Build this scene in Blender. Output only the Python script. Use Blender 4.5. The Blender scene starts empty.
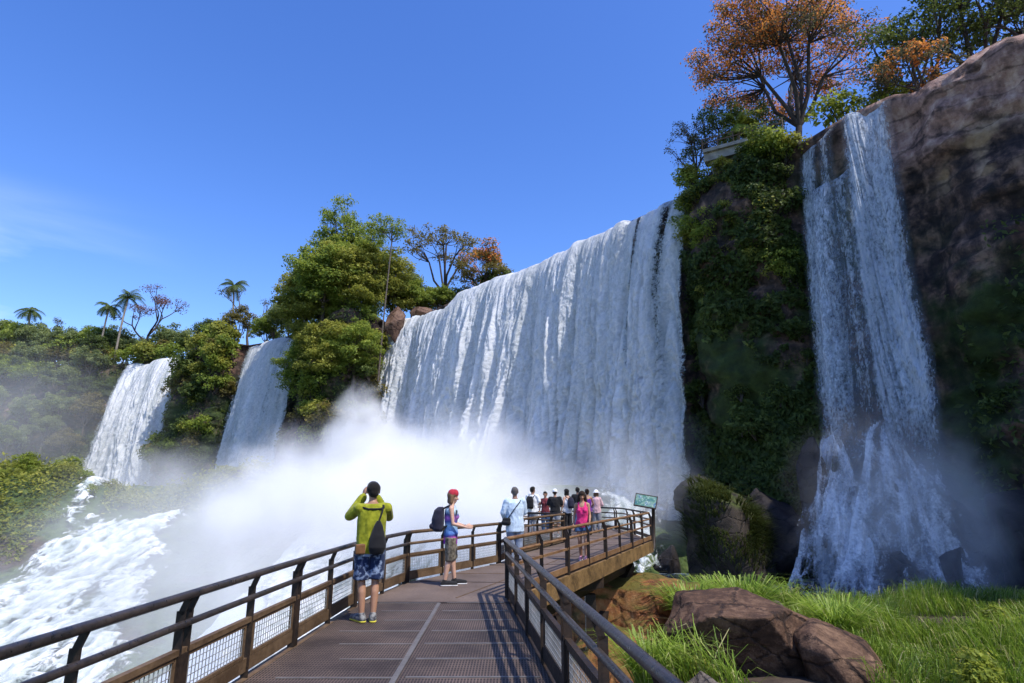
import bpy, math, random
import numpy as np
from mathutils import Vector, Matrix, Euler
R = math.radians
scene = bpy.context.scene
col = scene.collection
rng = np.random.default_rng(7)

# ------------------------------------------------------------------ helpers
def _h(ix, iy, iz, seed):
    h = (ix * 374761393 + iy * 668265263 + iz * 1274126177 + seed * 974711 + 1013904223) & 0xFFFFFFFF
    h = ((h ^ (h >> 13)) * 1274126177) & 0xFFFFFFFF
    h = ((h ^ (h >> 16)) * 2246822519) & 0xFFFFFFFF
    return ((h ^ (h >> 15)) & 0xFFFFFF) / float(0xFFFFFF)

def noise(P, seed=0):
    P = np.asarray(P, dtype=np.float64)
    i = np.floor(P).astype(np.int64); f = P - i
    f = f * f * (3 - 2 * f)
    r = 0
    for a in (0, 1):
        wx = f[..., 0] if a else 1 - f[..., 0]
        for b in (0, 1):
            wy = f[..., 1] if b else 1 - f[..., 1]
            for c in (0, 1):
                wz = f[..., 2] if c else 1 - f[..., 2]
                r = r + wx * wy * wz * _h(i[..., 0] + a, i[..., 1] + b, i[..., 2] + c, seed)
    return r * 2 - 1

def fbm(P, octv=4, seed=0, gain=.5):
    P = np.asarray(P, dtype=np.float64); t = 0; a = 1.0; s = 0
    for k in range(octv):
        t = t + a * noise(P * (2.03 ** k) + 17.3 * k, seed + k); s += a; a *= gain
    return t / s

def stack(*a):
    return np.stack(np.broadcast_arrays(*[np.asarray(x, float) for x in a]), -1)

def sstep(a, b, x):
    t = np.clip((x - a) / (b - a), 0, 1)
    return t * t * (3 - 2 * t)

def link(o, parent=None):
    col.objects.link(o)
    if parent is not None: o.parent = parent
    return o

def mesh_np(name, V, F, m=None, parent=None, smooth=True, attrs=None, uv=None, mats=None, midx=None):
    """one mesh object from arrays; F is (n,3) or (n,4), or a list of such arrays"""
    V = np.asarray(V, dtype=np.float32).reshape(-1, 3)
    Fs = F if isinstance(F, list) else [F]
    Fs = [np.asarray(f, dtype=np.int32) for f in Fs if len(f)]
    me = bpy.data.meshes.new(name)
    me.vertices.add(len(V)); me.vertices.foreach_set('co', V.ravel())
    loops = np.concatenate([f.ravel() for f in Fs])
    tot = np.concatenate([np.full(len(f), f.shape[1], np.int32) for f in Fs])
    start = np.concatenate([[0], np.cumsum(tot)[:-1]]).astype(np.int32)
    me.loops.add(len(loops)); me.loops.foreach_set('vertex_index', loops)
    me.polygons.add(len(tot)); me.polygons.foreach_set('loop_start', start)
    try: me.polygons.foreach_set('loop_total', tot)
    except Exception: pass
    me.update(calc_edges=True)
    me.polygons.foreach_set('use_smooth', np.full(len(tot), smooth, bool))
    if uv is not None:
        l = me.uv_layers.new(name='UVMap'); l.data.foreach_set('uv', np.asarray(uv, np.float32)[loops].ravel())
    for k, (dom, val) in (attrs or {}).items():
        a = me.attributes.new(k, 'FLOAT', dom); a.data.foreach_set('value', np.asarray(val, np.float32).ravel())
    for mm in (mats or ([m] if m else [])): me.materials.append(mm)
    if midx is not None: me.polygons.foreach_set('material_index', np.asarray(midx, np.int32))
    me.validate(); me.update()
    return link(bpy.data.objects.new(name, me), parent)

def grid_faces(nu, nv, closed_v=False):
    i = np.arange(nu - 1)[:, None]; j = np.arange(nv if closed_v else nv - 1)[None, :]
    jn = (j + 1) % nv
    return np.stack([i * nv + j, (i + 1) * nv + j, (i + 1) * nv + jn, i * nv + jn], -1).reshape(-1, 4)

class MB:
    """collects shapes for ONE mesh object"""
    def __init__(s): s.v = []; s.q = []; s.t = []; s.n = 0
    def add(s, V, quads=None, tris=None):
        V = np.asarray(V, float).reshape(-1, 3); s.v.append(V)
        if quads is not None and len(quads): s.q.append(np.asarray(quads) + s.n)
        if tris is not None and len(tris): s.t.append(np.asarray(tris) + s.n)
        s.n += len(V); return s
    def tube(s, pts, rad, n=8, caps=True):
        P = np.asarray(pts, float); k = len(P)
        rad = np.broadcast_to(np.asarray(rad, float), (k,))
        T = np.gradient(P, axis=0); T /= np.linalg.norm(T, axis=1)[:, None] + 1e-9
        up = np.array([0, 0, 1.]) if abs(T[:, 2]).mean() < .8 else np.array([1., 0, 0])
        A = np.cross(T, up); A /= np.linalg.norm(A, axis=1)[:, None] + 1e-9
        B = np.cross(T, A)
        a = np.arange(n) * 2 * math.pi / n
        V = P[:, None] + rad[:, None, None] * (np.cos(a)[None, :, None] * A[:, None] + np.sin(a)[None, :, None] * B[:, None])
        q = grid_faces(k, n, True)
        V = V.reshape(-1, 3); tr = []
        if caps:
            V = np.concatenate([V, P[:1], P[-1:]]); c0, c1 = k * n, k * n + 1
            for j in range(n):
                tr.append((c0, (j + 1) % n, j)); tr.append((c1, (k - 1) * n + j, (k - 1) * n + (j + 1) % n))
        return s.add(V, q, tr)
    def box(s, c, size, M=None):
        c = np.asarray(c, float); h = np.asarray(size, float) / 2
        V = np.array([[x, y, z] for x in (-1, 1) for y in (-1, 1) for z in (-1, 1)], float) * h
        if M is not None: V = V @ np.asarray(M, float).T
        return s.add(V + c, [(0, 1, 3, 2), (4, 6, 7, 5), (0, 4, 5, 1), (2, 3, 7, 6), (0, 2, 6, 4), (1, 5, 7, 3)])
    def beam(s, a, b, w, h, up=(0, 0, 1)):
        """box from a to b: w across, h along up"""
        a = np.asarray(a, float); b = np.asarray(b, float); d = b - a; L = np.linalg.norm(d); d /= L
        x = np.cross(d, up); x /= np.linalg.norm(x); u = np.cross(x, d)
        return s.box((a + b) / 2, (w, L, h), np.stack([x, d, u], 1))
    def build(s, name, m, parent=None, smooth=False):
        F = []
        if s.q: F.append(np.concatenate(s.q))
        if s.t: F.append(np.concatenate(s.t))
        return mesh_np(name, np.concatenate(s.v), F, m, parent, smooth)

def tag(o, label=None, cat=None, group=None, kind=None):
    if label: o['label'] = label
    if cat: o['category'] = cat
    if group: o['group'] = group
    if kind: o['kind'] = kind
    return o

def empty(name, loc=(0, 0, 0), rz=0.0, label=None, cat=None, group=None):
    o = bpy.data.objects.new(name, None); o.empty_display_size = .2
    o.location = loc; o.rotation_euler = (0, 0, rz); link(o)
    return tag(o, label, cat, group)

def copy_tree(o, parent=None):
    c = o.copy(); link(c); c.parent = parent
    for ch in list(o.children): copy_tree(ch, c)
    return c

# ------------------------------------------------------------------ materials
class NT:
    def __init__(s, name):
        s.m = bpy.data.materials.new(name); s.m.use_nodes = True; s.t = s.m.node_tree
        s.t.nodes.clear(); s.out = s.t.nodes.new('ShaderNodeOutputMaterial')
    def n(s, typ, ins=None, out=0, **props):
        nd = s.t.nodes.new('ShaderNode' + typ)
        for k, v in props.items(): setattr(nd, k, v)
        for k, v in (ins or {}).items():
            sk = nd.inputs[k]
            if isinstance(v, bpy.types.NodeSocket): s.t.links.new(v, sk)
            else:
                if hasattr(sk.default_value, '__len__') and len(sk.default_value) == 4 and len(v) == 3: v = (*v, 1)
                sk.default_value = v
        return nd.outputs[out]
    def coord(s, which='Object'): return s.n('TexCoord', out={'Generated': 0, 'UV': 2, 'Object': 3}[which])
    def pos(s): return s.n('NewGeometry', out=0)
    def scale(s, v, sc): return s.n('Mapping', {0: v, 3: sc})
    def noise(s, v, sc=1., det=4., rough=.55, dist=0., out=0):
        return s.n('TexNoise', {'Vector': v, 'Scale': sc, 'Detail': det, 'Roughness': rough, 'Distortion': dist}, out=out)
    def ramp(s, f, stops, interp='LINEAR'):
        nd = s.t.nodes.new('ShaderNodeValToRGB'); cr = nd.color_ramp; cr.interpolation = interp
        while len(cr.elements) < len(stops): cr.elements.new(.5)
        for e, (p, c) in zip(cr.elements, stops):
            e.position = p; e.color = (*c, 1) if hasattr(c, '__len__') else (c, c, c, 1)
        s.t.links.new(f, nd.inputs[0]); return nd.outputs[0]
    def mix(s, f, a, b, mode='MIX'):
        nd = s.t.nodes.new('ShaderNodeMix'); nd.data_type = 'RGBA'; nd.blend_type = mode
        for sk, v in ((nd.inputs[0], f), (nd.inputs[6], a), (nd.inputs[7], b)):
            if isinstance(v, bpy.types.NodeSocket): s.t.links.new(v, sk)
            else: sk.default_value = v if not hasattr(v, '__len__') or len(v) == 4 else (*v, 1)
        return nd.outputs[2]
    def math(s, op, a, b=0., c=0., clamp=False):
        return s.n('Math', {0: a, 1: b, 2: c}, operation=op, use_clamp=clamp)
    def attr(s, name, out=2): return s.n('Attribute', out=out, attribute_name=name)
    def bump(s, h, strength=.5, dist=.1, normal=None):
        i = {'Strength': strength, 'Distance': dist, 'Height': h}
        if normal is not None: i['Normal'] = normal
        return s.n('Bump', i)
    def bsdf(s, **k):
        return s.n('BsdfPrincipled', {a.replace('_', ' '): v for a, v in k.items()})
    def done(s, sh, vol=None):
        if sh is not None: s.t.links.new(sh, s.out.inputs[0])
        if vol is not None: s.t.links.new(vol, s.out.inputs[1])
        return s.m

def simple(name, c, rough=.6, metal=0., var=.25, sc=6., bump=.2, bd=.01, c2=None):
    t = NT(name); p = t.coord()
    nz = t.noise(p, sc, 5)
    cc = t.mix(t.ramp(nz, [(.3, 0.), (.7, 1.)]), tuple(x * (1 - var) for x in c), c2 or tuple(min(1, x * (1 + var)) for x in c))
    return t.done(t.bsdf(Base_Color=cc, Roughness=rough, Metallic=metal, Normal=t.bump(t.noise(p, sc * 4, 4), bump, bd)))

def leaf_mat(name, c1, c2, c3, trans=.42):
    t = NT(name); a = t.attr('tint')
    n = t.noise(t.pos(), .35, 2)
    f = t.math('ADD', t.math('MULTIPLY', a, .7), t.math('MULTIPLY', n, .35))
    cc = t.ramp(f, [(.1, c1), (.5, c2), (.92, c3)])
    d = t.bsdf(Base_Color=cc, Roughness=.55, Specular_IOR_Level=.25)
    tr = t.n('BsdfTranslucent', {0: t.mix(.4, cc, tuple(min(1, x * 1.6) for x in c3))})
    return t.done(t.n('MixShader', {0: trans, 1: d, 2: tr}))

M = {}
# ------------------------------------------------------------------ camera, sun, sky
cam = bpy.data.cameras.new('camera'); cam_o = link(bpy.data.objects.new('camera', cam))
cam.sensor_width = 36; cam.lens = 36 * 600 / 1024; cam.clip_end = 6000; cam.clip_start = .05
cam_o.location = (0, 0, 1.7); cam_o.rotation_euler = (R(90) + math.atan(148 / 600), 0, 0)
scene.camera = cam_o

SUN_EL = R(57); SUN_V = Vector((.76, -.65, 0)).normalized()
sdir = Vector((SUN_V.x * math.cos(SUN_EL), SUN_V.y * math.cos(SUN_EL), math.sin(SUN_EL)))
sl = bpy.data.lights.new('sun', 'SUN'); sl.energy = 5.0; sl.angle = R(.5); sl.color = (1, .95, .87)
so = link(bpy.data.objects.new('sun', sl)); so.rotation_euler = sdir.to_track_quat('Z', 'Y').to_euler(); so.location = (40, -40, 80)

w = bpy.data.worlds.new('World'); scene.world = w; w.use_nodes = True
nt = w.node_tree; nt.nodes.clear()
def wn(t, **p):
    n = nt.nodes.new('ShaderNode' + t)
    for k, v in p.items(): setattr(n, k, v)
    return n
sky = wn('TexSky', sky_type='NISHITA', sun_disc=False, sun_elevation=SUN_EL,
         sun_rotation=math.atan2(SUN_V.x, SUN_V.y), altitude=200, air_density=1.0, dust_density=.7, ozone_density=3.0)
hs = wn('HueSaturation'); hs.inputs['Saturation'].default_value = 1.27; hs.inputs['Value'].default_value = 1.85
hs.inputs['Hue'].default_value = .516
tc = wn('TexCoord'); mp = wn('Mapping'); mp.inputs[3].default_value = (1.2, 1.2, 6.0)
cn = wn('TexNoise'); cn.inputs['Scale'].default_value = 2.2; cn.inputs['Detail'].default_value = 7; cn.inputs['Distortion'].default_value = .4
cr = wn('ValToRGB'); cr.color_ramp.elements[0].position = .40; cr.color_ramp.elements[1].position = .72
# thin cloud only low down in the west
sx = wn('SeparateXYZ')
mx = wn('MapRange'); mx.inputs[1].default_value = -.45; mx.inputs[2].default_value = -.66; mx.inputs[3].default_value = 0; mx.inputs[4].default_value = 1; mx.interpolation_type = 'SMOOTHSTEP'
mz = wn('MapRange'); mz.inputs[1].default_value = .40; mz.inputs[2].default_value = .24; mz.inputs[3].default_value = 0; mz.inputs[4].default_value = 1; mz.interpolation_type = 'SMOOTHSTEP'
mu = wn('Math', operation='MULTIPLY'); mu2 = wn('Math', operation='MULTIPLY'); mu3 = wn('Math', operation='MULTIPLY'); mu3.inputs[1].default_value = .85
mixc = wn('Mix', data_type='RGBA'); mixc.inputs[7].default_value = (7.5, 8.6, 10.0, 1)
bg = wn('Background'); bg.inputs[1].default_value = .15
wo = wn('OutputWorld'); L = nt.links.new
L(sky.outputs[0], hs.inputs['Color']); L(tc.outputs[0], mp.inputs[0]); L(mp.outputs[0], cn.inputs['Vector']); L(cn.outputs[0], cr.inputs[0])
L(tc.outputs[0], sx.inputs[0]); L(sx.outputs[0], mx.inputs[0]); L(sx.outputs[2], mz.inputs[0])
L(mx.outputs[0], mu.inputs[0]); L(mz.outputs[0], mu.inputs[1]); L(mu.outputs[0], mu2.inputs[0]); L(cr.outputs[0], mu2.inputs[1]); L(mu2.outputs[0], mu3.inputs[0])
L(mu3.outputs[0], mixc.inputs[0]); L(hs.outputs[0], mixc.inputs[6]); L(mixc.outputs[2], bg.inputs[0]); L(bg.outputs[0], wo.inputs[0])

scene.render.engine = 'CYCLES'
scene.view_settings.view_transform = 'Standard'; scene.view_settings.look = 'None'; scene.view_settings.exposure = 0; scene.view_settings.gamma = 1
cy = scene.cycles
cy.use_denoising = True
try: cy.denoiser = 'OPENIMAGEDENOISE'
except Exception: pass
cy.max_bounces = 6; cy.diffuse_bounces = 2; cy.glossy_bounces = 2; cy.transmission_bounces = 3
cy.transparent_max_bounces = 24; cy.volume_bounces = 6; cy.use_adaptive_sampling = True; cy.adaptive_threshold = .02
cy.volume_step_rate = 1.0; cy.volume_max_steps = 128
cy.sample_clamp_indirect = 4
cy.caustics_reflective = False; cy.caustics_refractive = False
# ------------------------------------------------------------------ the lie of the land
def ground_h(x, y):
    x = np.asarray(x, float); y = np.asarray(y, float)
    left = np.clip(-12 + .28 * (y - 35), -12, 2.0)
    pool = np.clip(-6.5 + np.clip(y - 42, 0, 99) * .6, -6.5, 2.0)
    m = sstep(-14, 6, x - (y - 50) * -.35)
    h = left * (1 - m) + pool * m
    # grassy bank on the near right
    bank = -2.35 - .03 * np.clip(y - 13, 0, 30) + .35 * fbm(stack(x * .25, y * .25, 0), 3, 5) + .10 * np.clip(x - 9, 0, 12) * sstep(30, 16, y)
    mb = sstep(1.0, 3.0, x + .5 * fbm(stack(x * .4, y * .4, 3), 2, 8)) * sstep(26.5, 23.0, y - .12 * np.clip(x, 0, 60) + 1.2 * fbm(stack(x * .3, y * .1, 1), 2, 6))
    h = h * (1 - mb) + bank * mb
    # hummock of greenery between the two lower cascades
    h = h + 6.5 * np.exp(-(((x + 57) / 15) ** 2 + ((y - 67) / 9.0) ** 2) ** 1.6)
    h = h + 3.4 * np.exp(-(((x + 37) / 6.) ** 2 + ((y - 80) / 5.) ** 2)) + 3.0 * np.exp(-(((x + 29) / 6.) ** 2 + ((y - 77) / 5.) ** 2))
    far = sstep(200, 500, np.hypot(x, y))
    return h * (1 - far) + 3 * far

def axis(lo, hi, a, b, step, big):
    mid = np.arange(a, b + step, step)
    l = a - np.geomspace(step, a - lo, big)[::-1]; r = b + np.geomspace(step, hi - b, big)
    return np.concatenate([l, mid, r])
gx = axis(-2500, 2500, -110, 60, 1.0, 24); gy = axis(-1500, 4000, -6, 130, 1.0, 24)
GX, GY = np.meshgrid(gx, gy, indexing='ij')
GZ = ground_h(GX, GY) + np.where(np.hypot(GX, GY) < 200, .5 * fbm(stack(GX * .35, GY * .35, 0), 4, 21), 0)
t = NT('mossy_ground'); p = t.pos()
n1 = t.noise(p, .18, 5); n2 = t.noise(p, 1.4, 5)
moss = t.ramp(n2, [(.3, (.018, .030, .006)), (.55, (.05, .085, .014)), (.8, (.11, .13, .03))])
px3 = t.n('SeparateXYZ', {0: p}, out=0); py3 = t.n('SeparateXYZ', {0: p}, out=1)
nearb = t.math('MULTIPLY', t.n('MapRange', {0: px3, 1: -2., 2: 2.}), t.n('MapRange', {0: py3, 1: 32., 2: 26.}))
earth = t.ramp(n2, [(.3, (.03, .02, .013)), (.7, (.09, .06, .04))])
M['ground'] = t.done(t.bsdf(Base_Color=t.mix(t.math('MAXIMUM', t.ramp(n1, [(.56, 0.), (.66, 1.)]), nearb), moss, earth), Roughness=.85, Normal=t.bump(n2, .8, .3)))
g = mesh_np('ground', stack(GX, GY, GZ), grid_faces(len(gx), len(gy)), M['ground']); tag(g, kind='structure')

# pool under the right-hand fall
t = NT('pool_water'); p = t.pos()
n = t.noise(t.scale(p, (.5, .5, .5)), 1.5, 6, .6)
fo = t.ramp(t.math('ADD', t.noise(p, .35, 7, .65), t.math('MULTIPLY', t.attr('foam'), .3)), [(.48, 0.), (.66, 1.)])
cc = t.mix(fo, (.035, .06, .085), (.50, .56, .62))
M['pool'] = t.done(t.bsdf(Base_Color=cc, Roughness=t.ramp(fo, [(0, .12), (1, .7)]), Specular_IOR_Level=.5, Normal=t.bump(n, .6, .4)))
px_ = np.linspace(-22, 60, 164); py_ = np.linspace(14, 66, 110)
PX, PY = np.meshgrid(px_, py_, indexing='ij')
mm_ = sstep(-12, 2.5, PX); PZ = -4.2 * mm_ + (1 - mm_) * (np.clip(-12 + .28 * (PY - 35), -14, 2) + .5) + (.14 + .5 * (1 - mm_)) * fbm(stack(PX * .7, PY * .7, 0), 4, 31)
o = mesh_np('pool', stack(PX, PY, PZ), grid_faces(164, 110), M['pool'], attrs={'foam': ('POINT', 1 - mm_)}); tag(o, kind='structure')

# ------------------------------------------------------------------ cliff: x, y, rim z, how far its foot runs out, foot z
RIM = [(70, -70, 34, 6, -6), (44, -18, 43, 4, -6), (36.5, 6, 41, 2, -6), (34.4, 24, 33.5, 1, -6), (32, 31.8, 29.5, .5, -6), (28.7, 36.1, 29.5, .5, -6), (27.4, 38, 29.5, 1, -6),  # off-frame rim bent inward and raised to cast shade on the right fall
       (25.3, 40.2, 29.3, 1.5, -6), (23.6, 44, 29.3, 2, -6), (21.0, 46.0, 29.5, 1.5, -5), (17.6, 49.2, 29.5, 1.0, -4), (17.0, 53.5, 29.3, 1.5, -2), (13.2, 57.6, 29.3, 2, 0), (4.7, 69.6, 29.2, 2, 1),
       (-9.3, 85.5, 28.8, 2, 1), (-18.9, 96.5, 28.4, 2, 1), (-21.5, 93, 29.2, 3, 1), (-26, 88.5, 28.5, 5, 0), (-33, 91, 27.5, 5, 0), (-36.3, 98, 27.0, 2, 0), (-49.8, 105.2, 27.0, 2, 0),
       (-53, 103.5, 27.5, 5, 0), (-61, 108, 27.2, 5, 0), (-64.7, 115.3, 26.8, 2, 0), (-80, 120, 26.5, 3, 0), (-88, 119, 26.8, 12, 0), (-104, 121, 26.5, 28, 0), (-135, 122, 27, 34, 0),
       (-190, 110, 28, 36, 0), (-300, 60, 28, 40, 0), (-420, -60, 28, 40, 0)]
RIM = np.array(RIM, float); RIM[18:27, 0] += 2.3
seg = np.hypot(*np.diff(RIM[:, :2], axis=0).T); cum = np.concatenate([[0], np.cumsum(seg)])
def rim_at(s): return np.stack([np.interp(s, cum, RIM[:, k]) for k in range(5)], -1)
def rim_n(s):
    a = rim_at(s - 2.2)[..., :2]; b = rim_at(s + 2.2)[..., :2]; d = b - a
    d /= np.linalg.norm(d, axis=-1)[..., None] + 1e-9
    return np.stack([-d[..., 1], d[..., 0]], -1)
ss = np.concatenate([np.arange(0, 105, 2.), np.arange(105, 330, .5), np.arange(330, cum[-1], 4.)])
nd = 96
qq = np.linspace(0, 1, nd)
Rm = rim_at(ss); Nn = rim_n(ss)
Q = qq[None, :]; S = ss[:, None]
zr = Rm[:, 2:3]; zf = Rm[:, 4:5]
rimw = np.clip(1 - sum(sstep(cum[a_] - 1.5, cum[a_], S) * sstep(cum[b_] + 1.5, cum[b_], S) for a_, b_ in ((6, 8), (11, 15), (19, 20), (23, 24))), 0, 1)
rimz = rimw * (1.0 * fbm(stack(S * .12, 0, 7), 3, 47) + .6 * np.round(2.5 * noise(stack(S * .45, 0, 3), 48)) / 2.5)
Z = zr + rimz * (1 - Q) ** 2 + (zf - zr) * Q
out = Rm[:, 3:4] * Q ** 1.3
near = sstep(150, 105, S)                      # the tall bare wall on the right
X = Rm[:, 0:1] + Nn[:, 0:1] * out; Y = Rm[:, 1:2] + Nn[:, 1:2] * out
strata = fbm(stack(S * .05, Z * .38, 0 * Z), 3, 41)
disp = 2.1 * fbm(stack(X * .10, Y * .10, Z * .16), 4, 42) + 1.0 * np.round(strata * 3.2) / 3.2 + .9 * (1 - 2 * np.abs(fbm(stack(X * .42, Y * .42, Z * .7), 5, 43)))
blk = np.round(3 * fbm(stack(S * .32 + .3 * np.round(Z * .35), Z * .22, 2), 3, 49)) / 3
disp = disp + .9 * blk
disp = disp + near * (1.0 * sstep(.22, .16, Q + .03 * fbm(stack(S * .12, 0, 0), 3, 44)) + .5 * np.abs(noise(stack(S * .55, Q * 2, 3), 45)) * sstep(.25, .1, Q))
wet = 0 * S
for a_, b_ in ((6, 8), (11, 15), (19, 20), (23, 24)): wet = np.maximum(wet, sstep(cum[a_] - 3, cum[a_] - .5, S) * sstep(cum[b_] + 3, cum[b_] + .5, S))
disp = disp * sstep(0, .03, Q) * .9 - .3
disp = disp * (1 - .65 * wet) - 1.0 * wet * sstep(0, .05, Q)
X = X + Nn[:, 0:1] * disp; Y = Y + Nn[:, 1:2] * disp
X_cl, Y_cl, Z_cl = X, Y, Z
back = np.array([60, 30, 14, 6, 2.5, 1.0])[None, :]
BX = Rm[:, 0:1] - Nn[:, 0:1] * back; BY = Rm[:, 1:2] - Nn[:, 1:2] * back
BZ = zr + rimz + .35 * fbm(stack(BX * .3, BY * .3, 0), 3, 46) + .0 * back
V = np.concatenate([stack(BX, BY, BZ), stack(X, Y, Z)], 1)
t = NT('basalt_cliff'); p = t.pos()
sep = t.n('SeparateXYZ', {0: p}, out=2); sepx = t.n('SeparateXYZ', {0: p}, out=0)
n1 = t.noise(t.scale(p, (1, 1, 1.8)), .22, 7, .6); n2 = t.noise(p, 1.1, 8, .65); n3 = t.noise(t.scale(p, (1.6, 1.6, .12)), .8, 5)
rock = t.ramp(n2, [(.36, (.016, .012, .011)), (.5, (.095, .060, .048)), (.63, (.24, .15, .105))])
red = t.ramp(n2, [(.3, (.06, .03, .02)), (.75, (.20, .10, .06))])
rock = t.mix(t.ramp(n1, [(.55, 0.), (.68, 1.)]), rock, red)
vc = t.n('TexVoronoi', {'Vector': t.scale(p, (.42, .42, 1.5)), 'Scale': .42}, feature='DISTANCE_TO_EDGE')
crk = t.ramp(t.math('ADD', vc, t.math('MULTIPLY', t.math('SUBTRACT', n2, .5), .25)), [(0., 1.), (.06, 0.)])
rock = t.mix(t.math('MULTIPLY', t.ramp(n3, [(.42, 0.), (.6, .75)]), 1.), rock, (.013, .011, .012))  # crevice shade put into the colour as dark vertical streaks
streak = t.ramp(t.mix(.55, n3, n2), [(.36, (.06, .036, .030)), (.5, (.32, .19, .145)), (.62, (.54, .38, .29))])
hi = t.math('MULTIPLY', t.n('MapRange', {0: t.math('ADD', sep, t.math('MULTIPLY', t.math('SUBTRACT', n1, .5), 9.)), 1: 22.5, 2: 24.5}), t.n('MapRange', {0: sepx, 1: 24.5, 2: 27.}))
rock = t.mix(hi, rock, streak)
tan = t.ramp(n2, [(.3, (.26, .17, .10)), (.7, (.50, .37, .24))])
band = t.math('MULTIPLY', t.n('MapRange', {0: sep, 1: 20.6, 2: 21.4}), t.n('MapRange', {0: sep, 1: 25.2, 2: 23.8}))
band = t.math('MULTIPLY', band, t.math('MULTIPLY', t.n('MapRange', {0: sepx, 1: 28.5, 2: 29.5}), t.ramp(t.noise(p, .28, 4), [(.42, 0.), (.5, 1.)])))
rock = t.mix(band, rock, tan)
rock = t.mix(t.math('MULTIPLY', crk, .6), rock, (.014, .010, .009))
mossc = t.ramp(n2, [(.3, (.008, .014, .004)), (.6, (.03, .05, .009)), (.8, (.075, .095, .02))])
mk = t.math('MULTIPLY', t.ramp(t.noise(p, .13, 6, .6), [(.45, 0.), (.56, 1.)]), t.n('MapRange', {0: t.math('ADD', sep, t.n('MapRange', {0: sepx, 1: 25., 2: 28., 3: 0., 4: 9.})), 1: 29., 2: 23.}))
M['cliff'] = t.done(t.bsdf(Base_Color=t.mix(mk, rock, mossc), Roughness=.8, Specular_IOR_Level=.3, Normal=t.bump(t.mix(.5, n1, n2), 1., .5)))
o = mesh_np('cliff', V.reshape(-1, 3), grid_faces(len(ss), nd + 6), M['cliff']); tag(o, kind='structure')

# ------------------------------------------------------------------ falling water
def water_mat(name, white, shade, fine=(2.2, .45), thr=.5, trans=.3, gain=3., veil=0.):
    t = NT(name); uv = t.coord('UV'); d = t.attr('dens')
    a = t.noise(t.scale(uv, (fine[0], fine[1], 1)), 1., 7, .68, .8)
    b = t.noise(t.scale(uv, (.9, .05, 1)), 1., 4, .5, .2)
    c = t.noise(t.scale(uv, (fine[0] * 2.4, fine[1] * 3.4, 1)), 1., 5, .7, .6)
    f = t.math('ADD', t.math('MULTIPLY', a, .40), t.math('ADD', t.math('MULTIPLY', b, .25), t.math('MULTIPLY', c, .35)))
    f = t.math('ADD', f, t.math('MULTIPLY', t.math('SUBTRACT', d, 1.), .22))
    cc = t.ramp(f, [(.36, shade), (.50, tuple((x + y) / 2 for x, y in zip(shade, white))), (.62, white)])
    bs = t.bsdf(Base_Color=cc, Roughness=.55, Specular_IOR_Level=.25, Normal=t.bump(f, .9, .35))
    tr = t.n('BsdfTranslucent', {0: cc})
    sh = t.n('MixShader', {0: trans, 1: bs, 2: tr})
    al = t.math('ADD', d, t.math('MULTIPLY', t.math('SUBTRACT', t.math('ADD', t.math('MULTIPLY', a, .5), t.math('MULTIPLY', c, .5)), .5), 2.4))
    al = t.math('MULTIPLY', t.math('SUBTRACT', al, thr), gain, clamp=True)
    if veil: al = t.math('ADD', t.math('MULTIPLY', al, 1 - veil), t.math('MULTIPLY', t.n('MapRange', {0: d, 1: .15, 2: .7}), veil), clamp=True)
    return t.done(t.n('MixShader', {0: al, 1: t.n('BsdfTransparent'), 2: sh}))

M['fall'] = water_mat('white_falling_water', (.97, .97, .96), (.45, .50, .51), fine=(2.4, 1.25), thr=.30)
M['veil'] = water_mat('thin_falling_water', (.88, .92, .97), (.45, .55, .66), fine=(3.4, 1.0), thr=.50, gain=2.2, veil=.20)

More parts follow.
